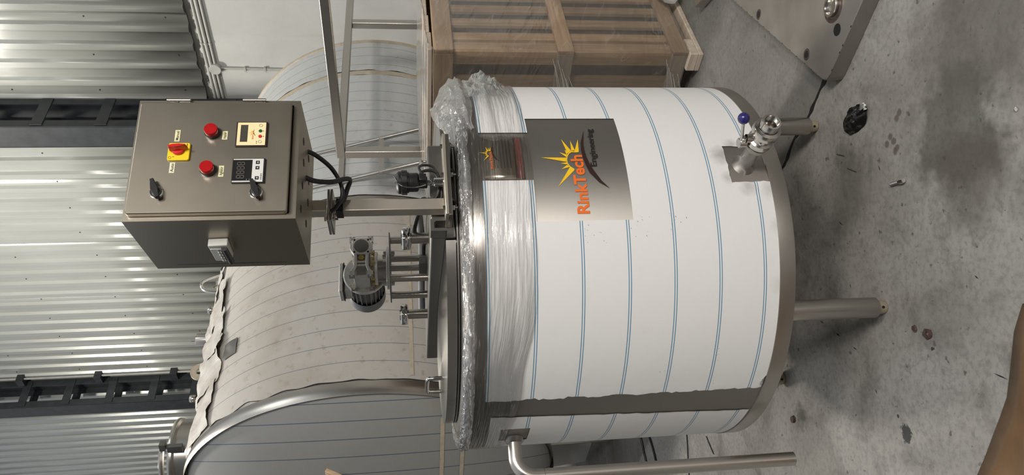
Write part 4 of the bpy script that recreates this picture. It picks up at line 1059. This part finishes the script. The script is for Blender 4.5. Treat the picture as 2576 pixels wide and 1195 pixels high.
cable('grey_hose', 'grey ribbed hose lying along the bridge behind the agitator stand', [(-0.02, -0.44, 1.288), (0.01, -0.38, 1.292), (0.055, -0.26, 1.300), (0.10, -0.12, 1.296), (0.115, 0.05, 1.288), (0.11, 0.20, 1.288), (0.09, 0.34, 1.288), (0.02, 0.42, 1.288)], 0.0115, 'hose')
cable('motor_cable', 'black cable running beside the grey hose on the bridge', [(-0.035, -0.455, 1.284), (0.0, -0.34, 1.302), (-0.005, -0.25, 1.314), (0.015, -0.18, 1.300), (0.03, -0.11, 1.284), (0.095, 0.02, 1.2835), (0.085, 0.12, 1.2835)], 0.007, 'rubber')

# ------------------------------------------------------------------ control panel
KZ = 1.561
cp = thing('control_panel', 'brushed steel control panel box with red lamps and digital meters', 'control box', FR_K, (0, 0, KZ))
KW, KD, KH = 0.2934, 0.2394, 0.3384
f = 0.9745
# body: open box with a turned rim
wl = 0.0015
bdy = MB()
bdy.bx(0, wl, 0, KD, KZ, KZ + KH).bx(KW - wl, KW, 0, KD, KZ, KZ + KH).bx(wl, KW - wl, 0, KD, KZ, KZ + wl).bx(wl, KW - wl, 0, KD, KZ + KH - wl, KZ + KH).bx(wl, KW - wl, KD - wl, KD, KZ + wl, KZ + KH - wl)
bdy.bx(wl, 0.012, 0, 0.0015, KZ + wl, KZ + KH - wl).bx(KW - 0.012, KW - wl, 0, 0.0015, KZ + wl, KZ + KH - wl).bx(0.012, KW - 0.012, 0, 0.0015, KZ + wl, KZ + 0.014).bx(0.012, KW - 0.012, 0, 0.0015, KZ + KH - 0.010, KZ + KH - wl)
body_o = bdy.build('body', M['panelsteel'], cp, sharp=20)
DX0, DX1, DZ0, DZ1, DY = 0.0095, 0.2790, KZ + 0.0160, KZ + 0.3300, -0.0155
def rrect(x0, x1, z0, z1, r, n=5):
    p = []
    for cx, cz, a0 in ((x1 - r, z1 - r, 0), (x0 + r, z1 - r, pi / 2), (x0 + r, z0 + r, pi), (x1 - r, z0 + r, 3 * pi / 2)):
        p += [(cx + r * cos(a), cz + r * sin(a)) for a in lin(a0, a0 + pi / 2, n)]
    return p
door = MB().prism(rrect(DX0, DX1, DZ0, DZ1, 0.006), lambda x, z: (x, DY, z), lambda x, z: (x, -0.0008, z)).build('door', M['panelsteel'], cp, bevel=0.0022)
for zc in (0.2565, 0.098):
    h_ = MB().cyl((KW - 0.003, -0.006, KZ + zc - 0.024), (KW - 0.003, -0.006, KZ + zc + 0.024), 0.0045, n=12)
    h_.bx(KW - 0.020, KW - 0.003, -0.004, -0.001, KZ + zc - 0.024, KZ + zc - 0.001).bx(KW - 0.014, KW - 0.003, -0.0045, -0.001, KZ + zc + 0.001, KZ + zc + 0.024)
    h_.build('hinge', M['pol'], cp)
def ring_y(x, z, prof, nm, mat, par, n=32, lob=None): return MB().rev(prof, n, (x, DY, z), (0, -1, 0), lobes=lob).build(nm, mat, par)
# wing latches
def latch(x, z):
    l = ring_y(x, z, [(0.0135, 0), (0.0135, 0.002), (0.012, 0.0035), (0.0085, 0.0035)], 'latch', M['chrome'], door)
    ring_y(x, z, [(0.0085, 0.003), (0.0085, 0.008), (0.0075, 0.010), (0, 0.010)], 'hub', M['black'], l)
    w_ = MB(); ang = rad(20)
    prf = [(-0.021, -0.004), (-0.018, -0.0048), (0.0, -0.007), (0.018, -0.0045), (0.027, -0.0038), (0.027, 0.0038), (0.018, 0.0045), (0.0, 0.007), (-0.018, 0.0048), (-0.021, 0.004)]
    w_.prism(prf, lambda a, b: (x + a * cos(ang) - b * sin(ang), DY - 0.007, z + a * sin(ang) + b * cos(ang)), lambda a, b: (x + (a * cos(ang) - b * sin(ang)) * 0.98, DY - 0.021 + abs(a) * 0.25, z + (a * sin(ang) + b * cos(ang)) * 0.98))
    w_.build('wing', M['black'], l, bevel=0.0015)
latch(0.0594 * f, KZ + 0.2809 * f); latch(0.0558 * f, KZ + 0.0810 * f)
# pilot lamps
def lamp(x, z):
    l = ring_y(x, z, [(0.0155, 0), (0.0155, 0.006), (0.014, 0.007)], 'pilot_lamp', M['black'], door)
    ring_y(x, z, [(0.0138, 0.006), (0.0142, 0.016), (0.0132, 0.0185), (0, 0.0185)], 'lens', M['lens'], l)
lamp(0.2040 * f, KZ + 0.1815 * f); lamp(0.1105 * f, KZ + 0.1825 * f)
# rotary switch
X0, X1, Z0_, Z1_ = 0.1335 * f, 0.1765 * f, KZ + 0.2230 * f, KZ + 0.2675 * f
sw = MB().prism(rrect(X0, X1, Z0_, Z1_, 0.0045), lambda x, z: (x, DY - 0.0055, z), lambda x, z: (x, DY, z)).build('selector_switch', M['yellow'], door, bevel=0.001)
xc, zc = 0.158 * f, KZ + 0.2465 * f
MB().rev([(0.0125, 0.0055), (0.0125, 0.011), (0.0115, 0.012), (0, 0.012)], 28, (xc, DY, zc), (0, -1, 0)).build('knob_base', M['red'], sw)
kb = MB(); ang = rad(-84)
prf = [(-0.017, 0), (-0.0155, -0.004), (-0.006, -0.0062), (0.008, -0.0055), (0.021, -0.0006), (0.021, 0.0006), (0.008, 0.0055), (-0.006, 0.0062), (-0.0155, 0.004)]
kb.prism(prf, lambda a, b: (xc + a * cos(ang) - b * sin(ang), DY - 0.010, zc + a * sin(ang) + b * cos(ang)), lambda a, b: (xc + a * 0.9 * cos(ang) - b * 0.55 * sin(ang), DY - 0.026, zc + a * 0.9 * sin(ang) + b * 0.55 * cos(ang)))
kb.build('knob_grip', M['red'], sw, bevel=0.0015)
pm = MB()
def patch(mb, x0, x1, z0, z1, y): mb.bx(x0, x1, y - 0.0003, y, z0, z1)
yk = DY - 0.0056
patch(pm, X1 - 0.0105, X1 - 0.0025, Z0_ + 0.0055, Z0_ + 0.0068, yk); patch(pm, xc - 0.001, xc + 0.001, Z1_ - 0.006, Z1_ - 0.0035, yk); patch(pm, X0 + 0.0075, X0 + 0.0085, Z1_ - 0.014, Z1_ - 0.0105, yk)
pm.rev([(0.0030, 0.0), (0.0030, 0.0003), (0.0025, 0.0003), (0.0025, 0)], 16, (X0 + 0.006, yk, Z1_ - 0.0055), (0, -1, 0))
pm.build('switch_marks', M['ink'], sw)
# word labels
def word(txt, x0, x1, z0, z1, mat, rot=0):
    l = MB().bx(x0, x1, DY - 0.0006, DY, z0, z1).build('label_strip', M[mat], door)
    w_, h_ = (x1 - x0) * 0.80, (z1 - z0) * 0.58
    lettering(txt, lambda x, y: (x0 + (x1 - x0) * 0.10 + w_ * x, DY - 0.0009, z0 + (z1 - z0) * 0.22 + h_ * y), l, M['ink'], 0.012)
word('Auto', 0.1050 * f, 0.1305 * f, KZ + 0.2510 * f, KZ + 0.2615 * f, 'label2')
word('Manual', 0.1835 * f, 0.2125 * f, KZ + 0.2480 * f, KZ + 0.2585 * f, 'label')
word('Heater', 0.1875 * f, 0.2090 * f, KZ + 0.1495 * f, KZ + 0.1605 * f, 'label')
word('Agitator', 0.0945 * f, 0.1215 * f, KZ + 0.1505 * f, KZ + 0.1610 * f, 'label')
# cream meter
def frame_at(u0, u1, v0, v1): return (lambda u: u0 + (u1 - u0) * u), (lambda v: v0 + (v1 - v0) * v)
mx, mzf = frame_at(0.1682 * f, 0.2290 * f, KZ + 0.0665 * f, KZ + 0.1300 * f)
m1 = MB().bx(mx(0) - 0.0012, mx(1) + 0.0012, DY - 0.0050, DY, mzf(0) - 0.0012, mzf(1) + 0.0012).build('panel_meter', M['brownink'], door, bevel=0.0006)
YF = DY - 0.0050
MB().bx(mx(0.02), mx(0.98), YF - 0.0006, YF, mzf(0.03), mzf(0.97)).build('face', M['cream'], m1)
MB().bx(mx(0.16), mx(0.875), YF - 0.0010, YF - 0.0005, mzf(0.625), mzf(0.865)).build('display', M['screen2'], m1)
def seg_digits(mb, x0, x1, z0, z1, n, y):
    w_ = (x1 - x0) / n; t = w_ * 0.13
    for i in range(n):
        a = x0 + i * w_ + w_ * 0.12; b = x0 + (i + 1) * w_ - w_ * 0.12; m_ = (z0 + z1) / 2
        for (p, q, r, s) in ((a + t, b - t, z1 - t, z1), (a + t, b - t, m_ - t / 2, m_ + t / 2), (a + t, b - t, z0, z0 + t), (a, a + t, m_ + t / 2, z1 - t), (b - t, b, m_ + t / 2, z1 - t), (a, a + t, z0 + t, m_ - t / 2), (b - t, b, z0 + t, m_ - t / 2)):
            mb.bx(p, q, y - 0.0003, y, r, s)
dg_ = MB(); seg_digits(dg_, mx(0.24), mx(0.82), mzf(0.655), mzf(0.83), 4, YF - 0.0010); dg_.build('digits', plain('faint_digit', (0.075, 0.07, 0.055), 0.4), m1)
for u, mat in ((0.385, 'redbtn'), (0.615, 'green')):
    MB().rev([(0, 0.0016), (0.0034, 0.0016), (0.0038, 0.0008), (0.0038, 0)], 18, (mx(u), YF - 0.0005, mzf(0.205)), (0, -1, 0)).build('button', M[mat], m1)
for u, v in ((0.16, 0.205), (0.85, 0.205)):
    MB().rev([(0.0036, 0), (0.0036, 0.0008), (0.0030, 0.0008), (0.0030, 0)], 20, (mx(u), YF - 0.0005, mzf(v)), (0, -1, 0)).build('button_ring', M['grey'], m1)
mk = MB()
for u, v in ((0.10, 0.315), (0.17, 0.315), (0.385, 0.10), (0.615, 0.10)): patch(mk, mx(u) - 0.001, mx(u) + 0.001, mzf(v) - 0.0008, mzf(v) + 0.0008, YF - 0.0006)
mk.build('print_marks', M['ink'], m1)
TM = lambda p: (mx(0.50) + (p[0] - 0.27) * 0.095, YF - 0.0009, mzf(0.45) + (p[1] - 0.89) * 0.10)
sm = MB()
for poly in sun_polys(TM): sm.add(poly, [tuple(range(len(poly)))])
sm.build('logo_sun', M['sun'], m1, clean=False)
sm = MB()
for poly in swoosh_polys(TM): sm.add(poly, [tuple(range(len(poly)))])
sm.build('logo_swoosh', M['brownink'], m1, clean=False)
lettering('RinkTech', lambda x, y: (mx(0.27) + (mx(0.60) - mx(0.27)) * x, YF - 0.0010, mzf(0.425) + 0.0034 * y), m1, M['orange'], 0.02)
# black and white meter
mx, mzf = frame_at(0.0775 * f, 0.1355 * f, KZ + 0.0665 * f, KZ + 0.1315 * f)
m2 = MB().bx(mx(0) - 0.0012, mx(1) + 0.0012, DY - 0.0050, DY, mzf(0) - 0.0012, mzf(1) + 0.0012).build('panel_meter', M['black'], door, bevel=0.0006)
MB().bx(mx(0.01), mx(0.99), YF - 0.0006, YF, mzf(0.03), mzf(0.99)).build('face', M['white'], m2)
MB().bx(mx(0.06), mx(0.94), YF - 0.0012, YF - 0.0005, mzf(0.385), mzf(0.99)).build('display', M['screen'], m2)
dg_ = MB(); seg_digits(dg_, mx(0.13), mx(0.87), mzf(0.62), mzf(0.865), 4, YF - 0.0012); dg_.build('digits', M['digit'], m2)
for u in (0.17, 0.60, 0.83):
    b = MB().bx(mx(u) - 0.0038, mx(u) + 0.0038, YF - 0.0012, YF - 0.0005, mzf(0.215) - 0.0038, mzf(0.215) + 0.0038).build('button', M['black'], m2)
    a_ = MB().add([(mx(u) - 0.002, YF - 0.0014, mzf(0.215) - 0.0016), (mx(u) + 0.002, YF - 0.0014, mzf(0.215) - 0.0016), (mx(u), YF - 0.0014, mzf(0.215) + 0.002)], [(0, 1, 2)]); a_.build('arrow', M['white'], b, clean=False)
lettering('VENEX', lambda x, y: (mx(0.08) + (mx(0.37) - mx(0.08)) * x, YF - 0.0008, mzf(0.06) + 0.0032 * y), m2, M['ink'], 0.012)
ld_ = MB()
for v in (0.43, 0.52): patch(ld_, mx(0.09), mx(0.12), mzf(v), mzf(v) + 0.0018, YF - 0.0012)
ld_.build('indicator_dots', M['grey'], m2)
# multi-pole connector on the left side
cn = MB().prism([(0.086 * f, KZ + 0.1555 * f), (0.166 * f, KZ + 0.1605 * f), (0.168 * f, KZ + 0.198 * f), (0.088 * f, KZ + 0.1975 * f)], lambda y, z: (-0.0005, y, z), lambda y, z: (-0.018, y, z)).build('side_socket', M['ltgrey'], cp, bevel=0.002)
MB().bx(-0.0195, -0.018, 0.100, 0.160, KZ + 0.165, KZ + 0.190).build('socket_lid', M['white'], cn)
MB().cyl((-0.020, 0.094, KZ + 0.1600), (-0.020, 0.166, KZ + 0.1600), 0.0065, n=16).build('hinge_bar', M['black'], cn)
for k in range(4):
    MB().rev([(0.0035, 0), (0.0055, 0.002), (0.0055, 0.006), (0.0035, 0.009)], 14, (-0.021, 0.104 + 0.014 * k, KZ + 0.171), (0, 1, 0)).build('rib', M['chrome'], cn)
MB().bx(-0.0004, 0.0002, 0.2190, 0.2202, KZ + 0.05, KZ + 0.29).build('fold_line', M['ink'], cp)
# cable holes in the underside
for (x, y) in ((0.2342, 0.0665), (0.1853, 0.0799), (0.2418, 0.1555), (0.1228, 0.0758), (0.1868, 0.1701), (0.0585, 0.0678), (0.0644, 0.154), (0.1292, 0.1708)):
    MB().rev([(0, 0.0006), (0.009, 0.0006), (0.0095, 0)], 18, (x * f, y * f, KZ), (0, 0, -1)).build('cable_hole', M['hole'], cp)

# ------------------------------------------------------------------ plate lying on the floor on the right
pl = thing('steel_cover', 'low steel cover plate with holes lying on the floor', 'plate', FR_W, (0.46, 2.15, 0))
c0 = Vector((0.448, 2.158, 0)); d1 = (Vector((0.904, 2.80, 0)) - c0).normalized(); d2 = (Vector((0.644, 1.963, 0)) - c0).normalized()
# rounded near corner
hp_ = 0.05
def pxy(a, b): return c0 + d1 * a + d2 * b
outl = [pxy(0.045, 0), pxy(0.02, 0.003), pxy(0.006, 0.012), pxy(0, 0.035), pxy(0, 1.5), pxy(0.92, 1.5), pxy(0.92, 0)]
skin = MB().prism([(p.x, p.y) for p in outl], lambda x, y: (x, y, 0.0), lambda x, y: (x, y, hp_))
skin.build('tray', M['platesteel'], pl, bevel=0.003)
for nm, pos, r in (('bolt_hole', (0.789, 2.591), 0.012), ('bolt_hole', (0.565, 2.269), 0.012), ('bolt_hole', (0.596, 2.094), 0.0185)):
    h_ = MB().rev([(0, 0.0006), (r, 0.0006), (r, 0)], 24, (pos[0], pos[1], hp_)).build(nm, M['hole'], pl)
    if r < 0.015: MB().rev([(r, 0.0006), (r * 1.55, 0.0004), (r * 1.6, 0)], 24, (pos[0], pos[1], hp_)).build('heat_mark', M['heat'], h_)
np_ = (0.672, 2.112, hp_)
nzl = MB().rev([(0.050, 0), (0.044, 0.0008), (0.036, 0.0012)], 32, np_).build('heat_mark', M['heat'], pl)
MB().rev([(0.034, 0), (0.034, 0.010), (0.032, 0.012), (0.026, 0.012), (0.024, 0.008), (0.022, 0.0015), (0, 0.0015)], 36, np_).build('ring_nozzle', M['pol'], pl)
wd = MB(); random.seed(2)
for k in range(9):
    t = 0.03 + k * 0.06 + random.uniform(-0.02, 0.02)
    p = pxy(0.002, t); wd.box((p.x, p.y, hp_ + 0.0005), (0.006, 0.002, 0.002), atan2(d2.y, d2.x))
for k in range(14):
    t = 0.05 + k * 0.055 + random.uniform(-0.008, 0.008); p = pxy(t, 0.003); wd.box((p.x, p.y, hp_), (0.005, 0.002, 0.002), atan2(d1.y, d1.x))
wd.build('tack_welds', M['heat'], pl, kind='stuff')
sbk = thing('steel_offcut', 'bright folded steel offcut at the right edge beyond the crate', 'offcut', FR_W, (1.05, 3.13, 0))
MB().prism([(1.00, 3.20), (1.02, 3.05), (1.06, 3.06), (1.25, 3.10), (1.25, 3.25)], lambda x, y: (x, y, 0), lambda x, y: (x, y, 0.045)).build('channel', M['pol'], sbk, bevel=0.003)

# ------------------------------------------------------------------ bits on the floor
random.seed(8)
def scrap(u, v):
    a = 2 * pi * u; e = 0.052 * (1 + 0.16 * nz(cos(a) * 2, sin(a) * 2, 4)) * (0.66 if 0.05 < u < 0.14 else 1)
    x, y = v * e * cos(a) * 1.25, v * e * sin(a) * 0.75
    return Vector((x, y, 0.003 + 0.010 * (1 - v) + 0.014 * abs(nz(x * 38, y * 38, 2)) + 0.0035 * nz(x * 90, y * 90, 5)))
sp = thing('plastic_scrap', 'crumpled scrap of shiny black plastic on the floor', 'scrap', FR_W, (0.328, 2.085, 0))
Rz = Matrix.Rotation(rad(-75), 3, 'Z'); c_ = Vector((0.328, 2.085, 0))
mb = MB().grid(lin(0, 1, 44), lin(0.02, 1, 12), lambda u, v: c_ + Rz @ scrap(u, v))
for i, p in enumerate(mb.v): mb.v[i] = Vector((p.x, p.y, max(p.z, 0.001)))
mb.build('crumpled_sheet', plain('shiny_black_plastic', (0.008, 0.008, 0.008), 0.18, 0, 0.1), sp, clean=False, sharp=30)
mbx = MB().grid(lin(0, 1, 6), lin(0, 1, 4), lambda u, v: Vector((0.345 + 0.022 * u, 2.028 - 0.012 * v + 0.006 * u, 0.014 + 0.010 * nz(u * 4, v * 4, 1))))
mbx.build('torn_white_edge', M['ltgrey'], sp, clean=False)
ab = thing('anchor_bolt', 'loose steel anchor bolt lying on the floor', 'bolt', FR_W, (0.126, 1.89, 0))
p0, p1 = Vector((0.1215, 1.925, 0.0062)), Vector((0.129, 1.862, 0.0085)); dv = (p1 - p0)
L_ = dv.length; prof = [(0, 0), (0.004, 0)]
for k in range(7): prof += [(0.0052, 0.004 + k * 0.005), (0.0034, 0.0062 + k * 0.005)]
MB().rev(prof + [(0.0042, 0.040)], 14, p0, dv).build('thread', M['bolt'], ab)
MB().rev([(0.004, 0.040), (0.0070, 0.041), (0.0070, 0.046), (0.0062, 0.047), (0.0074, 0.0475), (0.0074, 0.056), (0.006, 0.060), (0, 0.060)], 18, p0, dv).build('sleeve', M['chrome'], ab)
rw = thing('rusty_washer', 'small rusty plate washer lying on the floor', 'washer', FR_W, (-0.276, 1.794, 0))
o8 = [(0.013 * cos(a) * (1.15 if i % 2 else 0.95), 0.017 * sin(a) * (1.0 if i % 3 else 1.12)) for i, a in enumerate(lin(0, 2 * pi, 10)[:-1])]
i8 = [(0.005 * cos(a), 0.006 * sin(a)) for a in lin(0, 2 * pi, 10)[:-1]]
rwm = MB(); cR = Vector((-0.276, 1.794, 0)); n8 = len(o8)
vs = [cR + Vector((x, y, z)) for z in (0.0, 0.004) for x, y in o8] + [cR + Vector((x, y, z)) for z in (0.0, 0.004) for x, y in i8]
fs = []
for i in range(n8):
    j = (i + 1) % n8
    fs += [(i, j, n8 + j, n8 + i), (2 * n8 + i, 3 * n8 + i, 3 * n8 + j, 2 * n8 + j), (n8 + i, n8 + j, 3 * n8 + j, 3 * n8 + i), (i, 2 * n8 + i, 2 * n8 + j, j)]
rwm.add(vs, fs); rwm.build('plate', M['rust'], rw)
def chip(x, y, r, label, mat, name='metal_chip', h=0.5):
    mb = MB().rev([(0, 0), (r, 0.0), (r * 0.8, r * h), (0, r * h * 1.1)], 7, (x, y, 0), lobes=lambda a: 1 + 0.35 * nz(cos(a) * 3 + x * 50, sin(a) * 3, y * 50))
    t = mb.build(name, M[mat], None, frame=FR_W); tag(t, label, 'debris')
chip(-0.268, 1.845, 0.010, 'dark crumb beside the rusty washer, nearer the tank leg', 'rust', 'rust_flake')
chip(-0.312, 1.776, 0.006, 'bright metal bead just left of the rusty washer', 'chrome', 'metal_bead')
chip(-0.665, 2.50, 0.014, 'dark clod on the floor beside the lower end of the overflow pipe', 'rust', 'dirt_clod', 0.6)
chip(0.255, 1.49, 0.007, 'tiny bright swarf curl near the lower edge of the picture', 'chrome', 'swarf_curl')
def pin(x0, y0, x1, y1, label):
    mb = MB().cyl((x0, y0, 0.002), (x1, y1, 0.002), 0.0016, n=8)
    tag(mb.build('welding_wire', M['bolt'], None, frame=FR_W), label, 'wire', 'wire offcuts on the floor')
pin(0.187, 2.135, 0.172, 2.09, 'short wire offcut on the floor between valve and black scrap, nearer the tank')
pin(0.236, 2.19, 0.226, 2.150, 'short wire offcut on the floor beside the foot under the valve')
# black cable loop left of the tank
ct_ = thing('floor_cable', 'thin black cable looped on the floor behind the overflow pipe', 'cable', FR_W, (-1.2, 4.0, 0))
MB().tube([(-1.75, 3.95, 0.006), (-1.36, 3.98, 0.006), (-1.20, 4.06, 0.006), (-1.10, 4.22, 0.006), (-1.13, 4.33, 0.006), (-1.25, 4.24, 0.006), (-1.40, 4.16, 0.006), (-1.8, 4.20, 0.006)], 0.006, 8).build('sheath', M['rubber'], ct_)
# plank leaning against the tank end
wp = thing('leaning_plank', 'brown wooden plank leaning on the rounded tank end', 'plank', FR_W, (-1.95, 3.55, 0))
a_, b_ = Vector((-1.95, 3.52, 0.0)), Vector((-1.247, 4.20, 1.80)); d_ = (b_ - a_)
Rm = d_.to_track_quat('Z', 'Y').to_matrix()
MB().box((a_ + b_) / 2, (0.05, 0.022, d_.length), M=Rm).build('board', M['woodz'], wp, bevel=0.003)
# unidentified tan shape in the near left corner, built as a plain sheet
bs = thing('tan_shape', 'smooth tan brown rounded surface over the floor in the near corner', 'sheet', FR_W, (-0.45, 1.45, 0))
edge = [(-0.150, 1.36), (-0.158, 1.44), (-0.172, 1.483), (-0.235, 1.508), (-0.31, 1.517), (-0.387, 1.533), (-0.44, 1.556), (-0.489, 1.579), (-0.54, 1.602), (-0.592, 1.629), (-0.70, 1.69), (-0.95, 1.80)]
bsm = MB(); ne = len(edge); cN = Vector((-0.75, 1.05, 0)); rows = 10; vs = []
for j in range(rows + 1):
    t = j / rows
    for (x, y) in edge:
        p = Vector((x, y, 0)).lerp(cN, t); h = 0.003 + 0.035 * min(1, t * 4) ** 0.7 + 0.008 * nz(p.x * 6, p.y * 6, 2)
        vs.append((p.x, p.y, max(0.002, h)))
bsm.add(vs, [(j * ne + i, j * ne + i + 1, (j + 1) * ne + i + 1, (j + 1) * ne + i) for j in range(rows) for i in range(ne - 1)])
bsm.build('sheet', M['tanshape'], bs, clean=False, sharp=180, solid=0.004)
